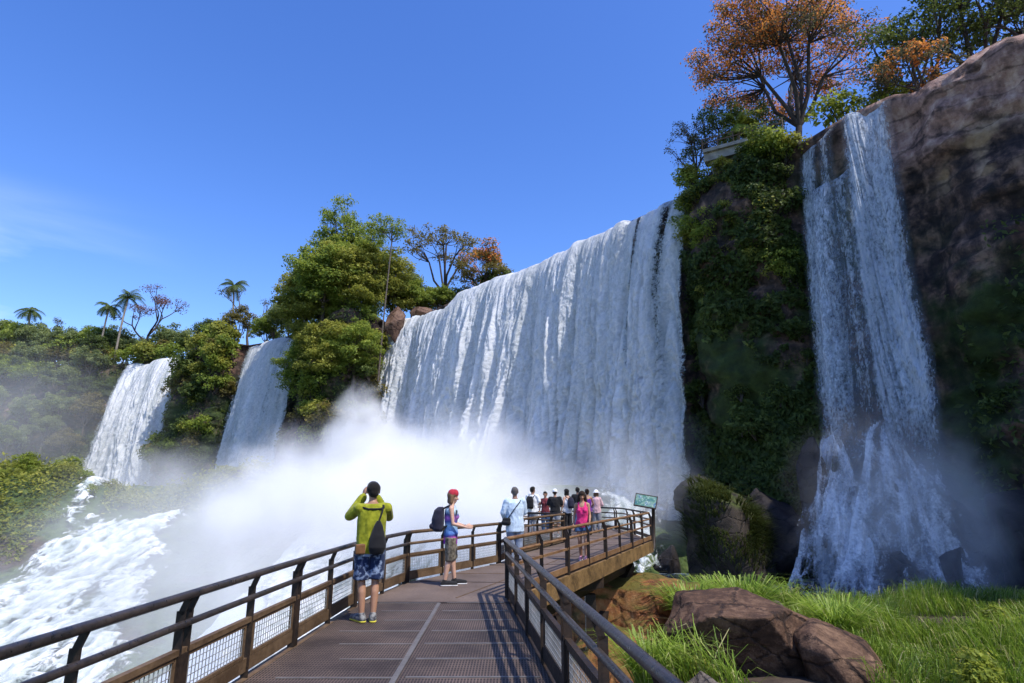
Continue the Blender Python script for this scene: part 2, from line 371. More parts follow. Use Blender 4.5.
def fall(name, pts, zfoot, v0, ns, nq, seed, m, dens=1.1, amp=.5, back=3.5, fan=0., rib=.25, parent=None, edge=1.2, ridge=None, rough=.65, fade=0., amin=0.):
    """sheet of water thrown from the lip polyline pts (x, y, z): parabolas broken into ribs and clumps"""
    P = np.array(pts, float)
    L = np.concatenate([[0], np.cumsum(np.hypot(*np.diff(P[:, :2], axis=0).T))]); W = L[-1]
    s = np.linspace(0, W, ns)
    lip = np.stack([np.interp(s, L, P[:, k]) for k in range(3)], -1)
    d = P[-1, :2] - P[0, :2]; d /= np.linalg.norm(d); n = np.array([-d[1], d[0]])
    s2 = s[:, None]
    wob_ = rough * (.9 * fbm(stack(s * .16, 0, seed), 2, seed + 21) + .45 * fbm(stack(s * .7, 0, seed), 3, seed + 22))
    lip[:, :2] += n * (1.3 * wob_)[:, None]; lip[:, 2] += .75 * wob_ - .25 * rough
    H = (lip[:, 2] - zfoot)[:, None]
    nb = max(4, nq // 14)
    tb = np.linspace(-1, 0, nb, endpoint=False)[None, :]
    tq = np.linspace(0, 1, nq - nb)[None, :] ** .8
    v = v0 * (1 + rib * fbm(stack(s2 * .28, 0, 0), 3, seed) + rib * .6 * fbm(stack(s2 * 1.1, 3, 0), 2, seed + 3))
    T = np.sqrt(2 * H / 9.8)
    drop = np.concatenate([np.zeros((ns, nb)), H * tq ** 1.0], 1)
    tt = np.sqrt(2 * drop / 9.8)
    outw = np.concatenate([tb * back + 0 * s2, np.zeros((ns, nq - nb))], 1) + v * tt
    fd = drop / 28.
    sw = s2 + .12 * drop * noise(stack(s2 * .35, drop * .03, 1), seed + 5)
    rb = fbm(stack(sw * .62, drop * .035, 0), 4, seed + 1, .6)
    cl = fbm(stack(sw * 1.7, drop * .34 + 3 * noise(stack(s2 * .6, 0, 5), seed), 7), 5, seed + 2, .62)
    outw = outw + amp * (1.9 * rb * sstep(0, .3, fd) + (1 - np.abs(cl) * 2.) * .75 * sstep(0, .12, fd + .04)) * (.35 + fd)
    zz = lip[:, 2:3] - drop + .25 * np.where(drop == 0, 1, 0) * 0 + .25
    lat = fan * (s2 / W - .5) * fd * W + .25 * fd * noise(stack(s2 * 1.3, drop * .15, 9), seed + 7)
    X = lip[:, 0:1] + n[0] * outw + d[0] * lat; Y = lip[:, 1:2] + n[1] * outw + d[1] * lat
    e = np.minimum(s2, W - s2) / edge
    D = dens * (1 + .35 * rb) * (.25 + .75 * np.clip(e, 0, 1)) + .0 * drop
    if ridge is not None: D = D * ridge(s2 / W, drop)
    D = D * np.ones_like(drop) * (1 - fade * sstep(.72, 1., drop / H))
    return mesh_np(name, stack(X, Y, zz), grid_faces(ns, nq), m, parent, True, {'dens': ('POINT', D)}, np.stack([s2 + 0 * drop, drop - outw * .3], -1).reshape(-1, 2))

def gaps(cuts):
    def f(u, drop):
        r = 1.0
        for c, wd, a in cuts: r = r * (1 - a * np.exp(-((u - c - .004 * np.sin(drop * .35 + c * 90)) / wd) ** 2) * (.25 + .75 * np.exp(-(drop / 17) ** 2)))
        return r
    return f
lip_main = [(17.7, 53.0, 29.4), (13.2, 57.6, 29.3), (4.7, 69.6, 29.2), (-9.3, 85.5, 28.8), (-18.6, 96.5, 28.4)]
o = fall('waterfall', lip_main, -1, 1.9, 640, 330, 100, M['fall'], 1.25, 1.0, ridge=gaps([(.045, .012, .75), (.11, .006, .8), (.25, .01, .25)]))
tag(o, 'broad thundering white main waterfall filling the middle of the cliff', 'waterfall')
o = fall('waterfall', [(-34.2, 98.3, 27.0), (-47.1, 105.0, 27.0)], -1, 2.4, 190, 180, 200, M['fall'], 1.0, .7, fan=.1, ridge=gaps([(.28, .05, .5), (.12, .03, .4), (.62, .04, .3)]))
tag(o, 'narrower streaky waterfall beside the tall tree clump, dark rock showing through', 'waterfall')
o = fall('waterfall', [(-62.4, 115.5, 26.8), (-77.4, 120.0, 26.5)], -1, 3.0, 200, 180, 300, M['fall'], 1.2, .8, fan=.12, ridge=gaps([(.22, .03, .5), (.5, .02, .4)]))
tag(o, 'farthest white waterfall, leftmost below the palms', 'waterfall')
rf = empty('waterfall', (25.5, 41, 29.3), 0, 'tall bluish shaded waterfall on the right, breaking into spray over dark rocks', 'waterfall')
def localise(o, root):
    o.data.transform(Matrix.Translation(-Vector(root.location))); return o
def lpart(o): return localise(o, rf)
lpart(fall('main_curtain', [(27.5, 38.0, 29.5), (26.2, 39.3, 29.4), (25.2, 40.5, 29.2)], 1.6, .8, 200, 320, 400, M['veil'], .94, .45, fade=.5, back=3, rib=.3, parent=rf, fan=.22, edge=.5, ridge=gaps([(.12, .08, .35)])))
lpart(fall('side_curtain', [(25.0, 40.8, 28.6), (24.3, 42.4, 28.2), (23.5, 44.2, 28.4)], 3.5, .5, 140, 240, 410, M['veil'], .76, .45, fade=.4, back=2, rib=.35, parent=rf, fan=.2, edge=.6, ridge=gaps([(.45, .10, .6), (.15, .05, .35)])))
lpart(fall('side_curtain', [(25.4, 39.9, 24.6), (24.2, 41.3, 24.2), (23.3, 43.0, 24.4)], 3.2, .8, 110, 190, 415, M['veil'], .72, .45, fade=.4, back=1, rib=.4, parent=rf, fan=.25, edge=.8, ridge=gaps([(.45, .08, .5)])))
lpart(fall('side_cascade', [(22.9, 41.6, 5.8), (21.9, 42.9, 5.0)], -4.4, 2.2, 60, 90, 430, M['veil'], .85, .4, back=.6, rib=.4, parent=rf, fan=1.2, edge=.4))

# rapids running off the ledge: white water down the slope to the left, and the foot of the main fall
t = NT('rapids'); p = t.pos(); d = t.attr('dens')
a = t.noise(t.scale(p, (1, .55, 1)), 1.6, 8, .68, .8); b = t.noise(p, .22, 4)
fo = t.attr('foam'); f = t.math('ADD', t.math('MULTIPLY', a, .42), t.math('ADD', t.math('MULTIPLY', b, .22), t.math('MULTIPLY', fo, .36)))  # foam attribute also carries the painted trough shade
cc = t.ramp(f, [(.40, (.10, .14, .11)), (.52, (.40, .46, .44)), (.66, (.78, .80, .80))])
al = t.math('MULTIPLY', t.math('SUBTRACT', t.math('ADD', d, t.math('MULTIPLY', t.math('SUBTRACT', a, .5), 1.8)), .45), 3.5, clamp=True)
M['rapids'] = t.done(t.n('MixShader', {0: al, 1: t.n('BsdfTransparent'), 2: t.bsdf(Base_Color=cc, Roughness=.6, Specular_IOR_Level=.25, Normal=t.bump(f, 1., .5))}))
def seg_d(x, y, pts):
    best = np.full(x.shape, 1e9)
    for (ax, ay, ra), (bx, by, rb) in zip(pts[:-1], pts[1:]):
        u = np.clip(((x - ax) * (bx - ax) + (y - ay) * (by - ay)) / ((bx - ax) ** 2 + (by - ay) ** 2), 0, 1)
        best = np.minimum(best, np.hypot(x - ax - u * (bx - ax), y - ay - u * (by - ay)) - (ra + u * (rb - ra)))
    return best
def rapids(name, x0, x1, y0, y1, step, pts, seed, lift=.5, chop=.55, dm=0.):
    xs = np.arange(x0, x1, step); ys = np.arange(y0, y1, step)
    A, B = np.meshgrid(xs, ys, indexing='ij')
    dd = seg_d(A, B, pts) + 1.3 * fbm(stack(A * .25, B * .25, seed), 3, seed)
    wx_ = A + 1.2 * fbm(stack(A * .3, B * .3, 9), 2, seed + 7)
    c1 = 1 - 2 * np.abs(fbm(stack(wx_ * .9, B * .34, 0), 5, seed + 1, .6)); c2 = 1 - 2 * np.abs(fbm(stack(wx_ * 2.6, B * .7, 0), 4, seed + 2, .6))
    Z = ground_h(A, B) + lift + chop * .6 * c1 + .26 * c2 + .5 * fbm(stack(A * .3, B * .3, 2), 3, seed + 9)
    foam = np.clip(.5 + .42 * (c1 - .45) + .55 * (c2 - .45), 0, 1)  # trough shade painted in: pale on crests, darkened in hollows
    Z = Z - .9 * sstep(-1.5, 1., dd)
    D = .86 * sstep(1.2, -2.6, dd) + .62 * fbm(stack(A * .5, B * .16, 4), 4, seed + 4) + .35 * (c1 - .5) - dm
    D = np.where(dd > 1.2, 0, D)
    F = grid_faces(len(xs), len(ys)); keep = (dd.ravel()[F] < 1.4).any(1)
    V = stack(A, B, Z).reshape(-1, 3)[:]
    F = F[keep]; used = np.unique(F); mp_ = np.full(len(V), -1); mp_[used] = np.arange(len(used))
    return mesh_np(name, V[used], mp_[F], M['rapids'], None, True, {'dens': ('POINT', D.ravel()[used]), 'foam': ('POINT', foam.ravel()[used])})
o = rapids('rapids', -70, -10, 18, 84, .28, [(-37.5, 71, .8), (-39.0, 66, 2.6), (-38.5, 58, 5.8), (-35, 47, 7.5), (-30, 34, 9.5), (-26, 22, 11)], 61)
tag(o, 'white rapids rushing down the slope to the lower left corner', 'rapids')
o = rapids('rapids', -54, -40, 62, 86, .25, [(-47.5, 73, .5), (-47, 70, .8), (-45.6, 66, 1.2), (-43, 61, 2.2)], 66, .7)
tag(o, 'short white cascade dropping beside the green mound', 'rapids')
o = rapids('rapids', -34, 20, 26, 96, .3, [(-19, 90, 4), (-12, 80, 6), (-4, 68, 9), (-13, 56, 8.5), (-10, 44, 8), (-6, 32, 6)], 71, .8, .8)
tag(o, 'churning white water at the foot of the main fall behind the walkway', 'rapids')
o = rapids('rapids', 0, 22, 38, 62, .22, [(14.5, 58, 3), (11.5, 54, 4.2), (9.5, 49, 3.4), (9, 44, 2.0)], 75, .6, .9, .22)
tag(o, 'foaming cascade over rocks right of the platform sign', 'rapids')
# ------------------------------------------------------------------ walkway
def rusty(name, c, c2, rough=.5, spec=.5, sc=3., edge=.35):
    t = NT(name); p = t.pos()
    a = t.noise(p, sc, 7, .65); b = t.noise(p, sc * 9, 5, .6)
    f = t.ramp(t.math('ADD', t.math('MULTIPLY', a, .6), t.math('MULTIPLY', b, .4)), [(.5 - edge * .3, 0.), (.5 + edge * .3, 1.)])
    return t.done(t.bsdf(Base_Color=t.mix(f, c, c2), Roughness=t.ramp(b, [(.3, rough - .12), (.7, rough + .15)]), Specular_IOR_Level=spec, Normal=t.bump(b, .35, .01)))
M['rail_dark'] = rusty('worn_black_rail_paint', (.018, .017, .018), (.065, .05, .042), .34, .6)
M['post_dark'] = rusty('dark_post_paint', (.012, .010, .010), (.045, .028, .018), .55, .3)
M['frame_brown'] = rusty('brown_painted_frame', (.075, .045, .024), (.17, .11, .062), .6, .3)
M['rail_brown'] = rusty('orange_brown_rail', (.13, .062, .026), (.27, .155, .075), .5, .4)
M['beam_ochre'] = rusty('stained_ochre_beam', (.07, .042, .018), (.27, .165, .068), .75, .2, 2.2)
M['wire'] = simple('galvanised_wire', (.32, .32, .31), .5, .3)
M['strip'] = rusty('worn_pale_metal_strip', (.07, .062, .056), (.20, .185, .175), .45, .5, 5., .8)
t = NT('rusty_grating'); p = t.pos()
wv = t.n('TexWave', {'Vector': p, 'Scale': 10.5, 'Distortion': .0, 'Detail': 0.}, out=1, wave_type='BANDS', bands_direction='X')
wy = t.n('TexWave', {'Vector': p, 'Scale': 4.5, 'Distortion': .0, 'Detail': 0.}, out=1, wave_type='BANDS', bands_direction='Y')
slot = t.math('MULTIPLY', t.ramp(wv, [(.35, 0.), (.5, 1.)]), t.ramp(wy, [(.08, 0.), (.2, 1.)]))
a = t.noise(p, 1.1, 6, .65); b = t.noise(p, 14., 4)
base = t.mix(t.ramp(a, [(.35, 0.), (.65, 1.)]), (.062, .044, .035), (.165, .118, .094))
base = t.mix(t.ramp(b, [(.55, 0.), (.75, .5)]), base, (.25, .175, .135))
M['grating'] = t.done(t.bsdf(Base_Color=t.mix(t.math('MULTIPLY', slot, .88), base, (.006, .005, .005)), Roughness=.62, Specular_IOR_Level=.35, Normal=t.bump(slot, .7, -.02)))
t = NT('brown_deck_plate'); p = t.pos()
a = t.noise(p, .9, 6, .65); b = t.noise(t.scale(p, (1, 1, 1)), 22., 4)
base = t.mix(t.ramp(a, [(.3, 0.), (.7, 1.)]), (.10, .073, .056), (.205, .152, .122))
base = t.mix(t.ramp(b, [(.45, 0.), (.75, .55)]), base, (.06, .042, .034))
M['plate'] = t.done(t.bsdf(Base_Color=base, Roughness=.65, Specular_IOR_Level=.3, Normal=t.bump(b, .4, .01)))

LEFT = [(-2.62, -2.0), (-2.62, 3.2), (-2.52, 7.0), (-2.40, 10.0), (-2.02, 12.15)]
LEFT2 = [(-2.02, 12.15), (-.32, 15.2)]
LEFT3 = [(-.32, 15.2), (.26, 17.5), (1.70, 20.9)]
RIGHT = [(1.23, -2.0), (-.06, 10.45)]
PLAT = [(-.06, 10.45), (4.85, 21.9)]
FAR = [(4.85, 21.9), (4.85, 27.3), (2.8, 30.0), (.25, 29.0), (.0, 22.3), (1.70, 20.9)]
walk = empty('walkway', (-1, 4, 0), 0, 'rusty brown metal walkway with gratings curving to a viewing platform', 'walkway')
def W3(o): o.data.transform(Matrix.Translation(-Vector(walk.location))); return o
def slab(name, poly, z, th, m):
    P = np.array(poly, float); n = len(P)
    V = np.concatenate([np.c_[P, np.full(n, z)], np.c_[P, np.full(n, z - th)]])
    import bmesh
    bm = bmesh.new(); vs = [bm.verts.new(v) for v in V]
    bm.faces.new(vs[:n]); bm.faces.new(vs[n:][::-1])
    for i in range(n): bm.faces.new((vs[i], vs[n + i], vs[n + (i + 1) % n], vs[(i + 1) % n]))
    bmesh.ops.recalc_face_normals(bm, faces=bm.faces)
    me = bpy.data.meshes.new(name); bm.to_mesh(me); bm.free(); me.materials.append(m)
    return W3(link(bpy.data.objects.new(name, me), walk))
def lx(y): return float(np.interp(y, [p[1] for p in LEFT], [p[0] for p in LEFT]))
def rx(y): return 1.23 - (y + 2.0) * 1.29 / 12.45
ys = [-2, 3.2, 7.0, 9.95]
slab('grating', [(lx(y) + .1, y) for y in ys] + [(rx(y) - .04, y) for y in ys[::-1]], 0, .04, M['grating'])
slab('deck_plate', [(lx(9.96) + .1, 9.96), (lx(12.1) + .1, 12.15), (-.24, 15.2), (.34, 17.45), (1.76, 20.85), (.1, 22.3), (.35, 28.9), (2.8, 29.9), (4.75, 27.3), (4.75, 21.9), (-.10, 10.47), (rx(9.96) - .04, 9.96)], 0.0, .05, M['plate'])
for k in range(18):
    y = 9.93 - .63 * k; mid = -1.08 - .004 * (y - 6)
    if y < -1: break
    W3(MB().beam((lx(y) + .35 + .2 * (k % 3), y, .004), (mid - .02, y - .0, .004), .028, .009).build('cross_strip', M['strip'], walk))
    W3(MB().beam((mid + .09, y + .02, .004), (rx(y) - .12, y + .03, .004), .034, .009).build('cross_strip', M['strip'], walk))
W3(MB().beam((-1.12, 9.9, .005), (-1.02, -1, .005), .055, .012).build('centre_strip', M['strip'], walk))
W3(MB().beam((-2.2, 9.97, .003), (.0, 9.97, .003), .09, .010).build('joint_plate', M['post_dark'], walk))
for a, b in [((-1.75, 12.2), (.35, 12.0)), ((-1.3, 13.3), (1.0, 13.3)), ((-.5, 14.7), (1.6, 14.9)), ((0.2, 16.6), (2.3, 16.6)), ((.9, 18.4), (3.2, 18.4)), ((1.6, 20.2), (3.9, 20.1)), ((.3, 22.4), (4.7, 22.4)), ((-.9, 10.4), (1.6, 17.)), ((1.6, 17.), (3.2, 21.5))]:
    W3(MB().beam((*a, .002), (*b, .002), .03, .008).build('deck_seam', M['frame_brown'] if a[1] in (13.3, 10.4) else M['post_dark'], walk))
def along(pts, z, inset=0.):
    return [(x, y, z) for x, y in pts]
for poly, m, nm in ((LEFT, 'frame_brown', 'edge_beam'), (LEFT2, 'frame_brown', 'edge_beam'), (LEFT3, 'frame_brown', 'edge_beam'), (RIGHT, 'post_dark', 'edge_beam'), (PLAT, 'beam_ochre', 'edge_beam'), (FAR[:3], 'beam_ochre', 'edge_beam'), (FAR[2:], 'beam_ochre', 'edge_beam')):
    b = MB()
    for p, q in zip(poly[:-1], poly[1:]): b.beam((*p, -.21), (*q, -.21), .10, .36)
    W3(b.build(nm, M[m], walk))
for y in (1, 5, 9): W3(MB().beam((lx(y), y, -.45), (rx(y), y, -.45), .18, .3).build('cross_beam', M['post_dark'], walk))
for a, b in (((.6, 14), (3.0, 13.2)), ((0.4, 18), (4.2, 17)), ((.5, 24), (4.7, 23))): W3(MB().beam((a[0] - 1, a[1], -.5), (b[0] - .8, b[1] + 2.6, -.5), .2, .28).build('cross_beam', M['post_dark'], walk))
for a, b in (((.2, 12.6), (3.9, 21.4)), ((-1.2, 14), (2.6, 22.5))):
    W3(MB().beam((*a, -.75), (*b, -.75), .22, .3).build('girder', M['post_dark'], walk))
for x, y, zz in ((-2.2, 5, -13), (.3, 5, -8), (-1.6, 11.5, -12), (.8, 13.6, -7), (2.0, 16.5, -3.2), (1.0, 23, -10), (3.2, 27, -8)):
    W3(MB().box((x, y, (zz - .9) / 2), (.26, .26, abs(zz + .9))).build('pier', M['post_dark'], walk))
W3(MB().beam((3.9, 21.0, -.75), (1.6, 17.2, -3.0), .28, .24).build('brace', M['post_dark'], walk))

# ------------------------------------------------------------------ railings
def railing(poly, label, mid, top, post, frame=None, spacing=1.12, mesh=True, side=1, h=.9, first=True, last=True, double=2):
    P = np.array(poly, float)
    L = np.concatenate([[0], np.cumsum(np.hypot(*np.diff(P, axis=0).T))])
    at = lambda s: np.array([np.interp(s, L, P[:, 0]), np.interp(s, L, P[:, 1])])
    root = empty('railing', (P[0, 0], P[0, 1], 0), 0, label, 'railing', 'railings of the walkway')
    def fin(o): o.data.transform(Matrix.Translation(-Vector(root.location))); return o
    # rounded polyline for the tubes
    S = np.unique(np.concatenate([np.arange(0, L[-1], .25), L, [L[-1]]]))
    C = np.array([at(s) for s in S]); 
    if len(C) > 4:
        for _ in range(2): C[1:-1] = .5 * C[1:-1] + .25 * (C[:-2] + C[2:])
    T = np.gradient(C, axis=0); T /= np.linalg.norm(T, axis=1)[:, None]; N = np.c_[-T[:, 1], T[:, 0]] * side
    def tube(name, z, r, m, off): fin(MB().tube(np.c_[C + N * off, np.full(len(C), z)], r, 10).build(name, m, root, True))
    tube('top_rail', h, .034, top, -.05)
    tube('middle_rail', h - .21, .027, mid, -.035)
    n = max(1, round(L[-1] / spacing)); k0 = 0
    bar = MB()
    for i in range(n):
        a, b = at(L[-1] * i / n), at(L[-1] * (i + 1) / n)
        bar.beam((*a, .485), (*b, .485), .05, .045)
    fin(bar.build('lower_rail', frame or mid, root))
    kb = MB()
    for i in range(n):
        a, b = at(L[-1] * i / n), at(L[-1] * (i + 1) / n)
        kb.beam((*a, .085), (*b, .085), .028, .12)
    fin(kb.build('kick_board', frame or mid, root))
    for i in range(n + 1):
        if (i == 0 and not first) or (i == n and not last): continue
        s = L[-1] * i / n; c = at(s); d = at(min(L[-1], s + .1)) - at(max(0, s - .1)); d /= np.linalg.norm(d); nn = np.array([-d[1], d[0]]) * side
        pb = MB()
        offs = (-.055, .055) if i % double == 0 else (0.,)
        for o_ in offs:
            q = c + d * o_
            pb.beam((*q, -.28), (*q, h - .12), .014, .07, up=(*(-nn), 0))
            tip = q - nn * .05
            pb.beam((*q, h - .13), (*tip, h - .02), .014, .05, up=(*d, 0)) if False else pb.beam((*(q + nn * .0), h - .14), (*(tip), h - .015), .05, .014, up=(*d, 0))
        if i % double == 0: pb.box((*c, .22), (.10, .075, .50), np.array([[d[0], nn[0], 0], [d[1], nn[1], 0], [0, 0, 1]]))
        fin(pb.build('post', post, root))
    if mesh:
        for i in range(n):
            s0, s1 = L[-1] * i / n + .09, L[-1] * (i + 1) / n - .09
            a, b = at(s0), at(s1); d = (b - a); w_ = np.linalg.norm(d); d /= w_
            z0, z1 = .165, .445
            fb = MB()
            fb.beam((*a, z0), (*b, z0), .03, .03); fb.beam((*a, z1), (*b, z1), .03, .03)
            for q in (a, b): fb.box((*q, (z0 + z1) / 2), (.03, .03, z1 - z0 + .03), np.array([[d[0], -d[1], 0], [d[1], d[0], 0], [0, 0, 1]]))
            fo_ = fin(fb.build('panel_frame', frame or post, root))
            wb = MB()
            for u in np.arange(.05, w_, .055): wb.box((*(a + d * u), (z0 + z1) / 2), (.006, .006, z1 - z0))
            for zq in np.arange(z0 + .05, z1, .055): wb.beam((*a, zq), (*b, zq), .005, .005)
            fin(wb.build('wire_mesh', M['wire'], fo_))
    return root
railing(LEFT, 'long near railing along the left edge with wire mesh panels', M['rail_dark'], M['rail_dark'], M['post_dark'], M['frame_brown'], 1.16, side=1)
railing(LEFT2, 'short railing behind the woman with the backpack', M['frame_brown'], M['frame_brown'], M['post_dark'], M['frame_brown'], 1.2, side=1, double=3)
railing(LEFT3, 'inner railing left of the pink top, leading on to the platform', M['frame_brown'], M['frame_brown'], M['post_dark'], M['frame_brown'], 1.3, side=1)
railing(RIGHT, 'dark near railing on the right with worn shiny tubes', M['rail_dark'], M['rail_dark'], M['post_dark'], M['post_dark'], 1.25, side=-1)
railing(PLAT, 'orange brown open railing above the ochre edge beam', M['rail_brown'], M['rail_brown'], M['post_dark'], None, 1.55, mesh=False, side=-1)
railing(FAR, 'far railing round the outer end of the platform', M['frame_brown'], M['post_dark'], M['post_dark'], None, 1.5, mesh=False, side=-1, first=False)

# information board on its post at the platform corner
ib = empty('information_board', (4.9, 22.0, 0), 0, 'tilted green and blue information board on a dark post at the platform corner', 'sign')
MB().tube([(.05, .05, -.3), (.12, .08, 1.28)], .06, 8).build('post', M['post_dark'], ib, True)
t = NT('board_print'); p = t.coord('Object')
n = t.noise(p, 4., 3); n2 = t.noise(p, 22., 2)
cc = t.ramp(n, [(.38, (.02, .10, .12)), (.48, (.05, .17, .12)), (.56, (.16, .26, .20)), (.66, (.04, .12, .20))])
cc = t.mix(t.ramp(n2, [(.6, 0.), (.64, .6)]), cc, (.6, .65, .6))
M['board'] = t.done(t.bsdf(Base_Color=cc, Roughness=.35))
def tilt(o): o.matrix_local = Matrix.Scale(1, 4) @ Matrix.Translation((-.16, .0, 1.30)) @ Matrix.Rotation(R(-28), 4, 'Z') @ Matrix.Rotation(R(48), 4, 'X') @ Matrix.Rotation(R(14), 4, 'Y'); return o
tilt(MB().box((0, 0, 0), (.72, .48, .03)).build('panel', M['board'], ib))
fb = MB()
for x in (-.375, .375): fb.box((x, 0, 0), (.03, .55, .05))
for y in (-.26, .26): fb.box((0, y, 0), (.72, .03, .05))
tilt(fb.build('frame', M['post_dark'], ib))
# ------------------------------------------------------------------ people
def capsule(b, a, c, ra, rc, n=12):
    a = np.array(a, float); c = np.array(c, float); d = c - a; Ld = np.linalg.norm(d)
    if Ld < 1e-6: d = np.array([0, 0, 1.]); Ld = 1e-6
    d = d / Ld; pts = []; rad = []
    for k in range(4, -1, -1): th = k / 4 * math.pi / 2; pts.append(a - d * ra * math.sin(th)); rad.append(max(ra * math.cos(th), ra * .02))
    for k in range(0, 5): th = k / 4 * math.pi / 2; pts.append(c + d * rc * math.sin(th)); rad.append(max(rc * math.cos(th), rc * .02))
    return b.tube(pts, rad, n)
def chain(b, pts, rad, n=12):
    for i in range(len(pts) - 1): capsule(b, pts[i], pts[i + 1], rad[i], rad[i + 1], n)
def loft(b, rings, n=24):
    """rings: (x, y, z, rx, ry) bottom to top"""
    a = np.arange(n) * 2 * math.pi / n; V = []
    for x, y, z, rx_, ry_ in rings: V.append(np.c_[x + rx_ * np.cos(a), y + ry_ * np.sin(a), np.full(n, z)])
    k = len(rings); q = grid_faces(k, n, True)[:, ::-1]
    V = np.concatenate(V + [np.array([rings[0][:3]]), np.array([rings[-1][:3]])]); tr = []
    for j in range(n): tr.append((k * n, (j + 1) % n, j)); tr.append((k * n + 1, (k - 1) * n + j, (k - 1) * n + (j + 1) % n))
    b.add(V, q, tr)
def skin_of(b, name, m, parent=None, vox=.010, sm=2, fold=0., seed=0, fsc=9., mats=None, paint=None):
    o = b.build('raw', m); md = o.modifiers.new('r', 'REMESH'); md.mode = 'VOXEL'; md.voxel_size = vox; md.use_smooth_shade = True
    s = o.modifiers.new('s', 'SMOOTH'); s.iterations = sm; s.factor = .5
    dg = bpy.context.evaluated_depsgraph_get(); me = bpy.data.meshes.new_from_object(o.evaluated_get(dg))
    raw = o.data; bpy.data.objects.remove(o); bpy.data.meshes.remove(raw)
    n = len(me.vertices); co = np.empty(n * 3, np.float32); me.vertices.foreach_get('co', co); co = co.reshape(-1, 3)
    if fold:
        nm = np.empty(n * 3, np.float32); me.vertices.foreach_get('normal', nm); nm = nm.reshape(-1, 3)
        co = co + nm * (fold * (1 - 2 * np.abs(fbm(co * np.array([fsc, fsc, fsc * .55]), 3, seed))))[:, None]
        me.vertices.foreach_set('co', co.astype(np.float32).ravel())
    me.name = name; me.materials.clear()
    for mm in (mats or [m]): me.materials.append(mm)
    if paint is not None:
        fc = np.empty(len(me.polygons) * 3, np.float32); me.polygons.foreach_get('center', fc)
        me.polygons.foreach_set('material_index', paint(fc.reshape(-1, 3)).astype(np.int32))
    me.polygons.foreach_set('use_smooth', np.ones(len(me.polygons), bool)); me.update()
    return link(bpy.data.objects.new(name, me), parent)

def hand(b, wrist, dirv, palm_n, thumb, curl=.5, s=1.):
    """palm and five bent fingers; palm_n = the way the palm faces, thumb = side of the thumb"""
    d = np.array(dirv, float); d /= np.linalg.norm(d); pn = np.array(palm_n, float); pn -= d * pn.dot(d); pn /= np.linalg.norm(pn)
    sd = np.cross(d, pn); sd = sd if sd.dot(np.array(thumb, float)) > 0 else -sd
    w_ = np.array(wrist, float)
    for u in (-.028, -.009, .010, .028): capsule(b, w_ + sd * u * .6 * s, w_ + d * .085 * s + sd * u * s, .015 * s, .013 * s, 8)
    for u, ln in ((-.031, .062), (-.010, .078), (.011, .082), (.031, .074)):
        a = w_ + d * .085 * s + sd * u * s; dd = d.copy(); pts = [a]
        for k, f in enumerate((.45, .32, .23)):
            ang = curl * (.35 + .45 * k); dd = d * math.cos(ang) + pn * math.sin(ang); pts.append(pts[-1] + dd * ln * f * s)
        chain(b, pts, [.0095 * s, .009 * s, .0085 * s, .0075 * s], 8)
    a = w_ + d * .025 * s + sd * .026 * s
    chain(b, [a, a + (sd * .7 + d * .6) * .035 * s, a + (sd * .75 + d * 1.4 + pn * .5 * curl) * .048 * s], [.013 * s, .011 * s, .009 * s], 8)

HAIRM = {}
def skin_mat(name, c):
    t = NT(name); p = t.coord()
    return t.done(t.bsdf(Base_Color=t.mix(t.noise(p, 9., 4), tuple(x * .85 for x in c), tuple(x * 1.12 for x in c)), Roughness=.5, Subsurface_Weight=.08, Subsurface_Radius=(.01, .004, .002), Specular_IOR_Level=.35))
M['skin_tan'] = skin_mat('tan_skin', (.40, .215, .13)); M['skin_fair'] = skin_mat('fair_skin', (.58, .35, .25)); M['skin_brown'] = skin_mat('brown_skin', (.27, .14, .085))
M['eye'] = simple('eye_dark', (.02, .015, .012), .2); M['lip'] = simple('lip', (.35, .13, .10), .45)
def cloth(name, c, c2=None, sc=14., lo=.4, hi=.6, var=.12):
    t = NT(name); p = t.coord()
    n = t.noise(p, sc, 3); f = t.ramp(n, [(lo, 0.), (hi, 1.)])
    base = t.mix(f, tuple(x * (1 - var) for x in c), c2 or tuple(min(1, x * (1 + var)) for x in c))
    wv = t.noise(p, 260., 2)
    return t.done(t.bsdf(Base_Color=base, Roughness=.85, Specular_IOR_Level=.15, Sheen_Weight=.15, Normal=t.bump(wv, .25, .003)))
M['hair_black'] = cloth('black_hair', (.012, .010, .009), sc=60); M['hair_brown'] = cloth('light_brown_hair', (.17, .10, .055), sc=60)
M['hair_dark'] = cloth('dark_brown_hair', (.03, .018, .012), sc=60); M['hair_grey'] = cloth('cropped_grey_hair', (.10, .09, .085), sc=60)

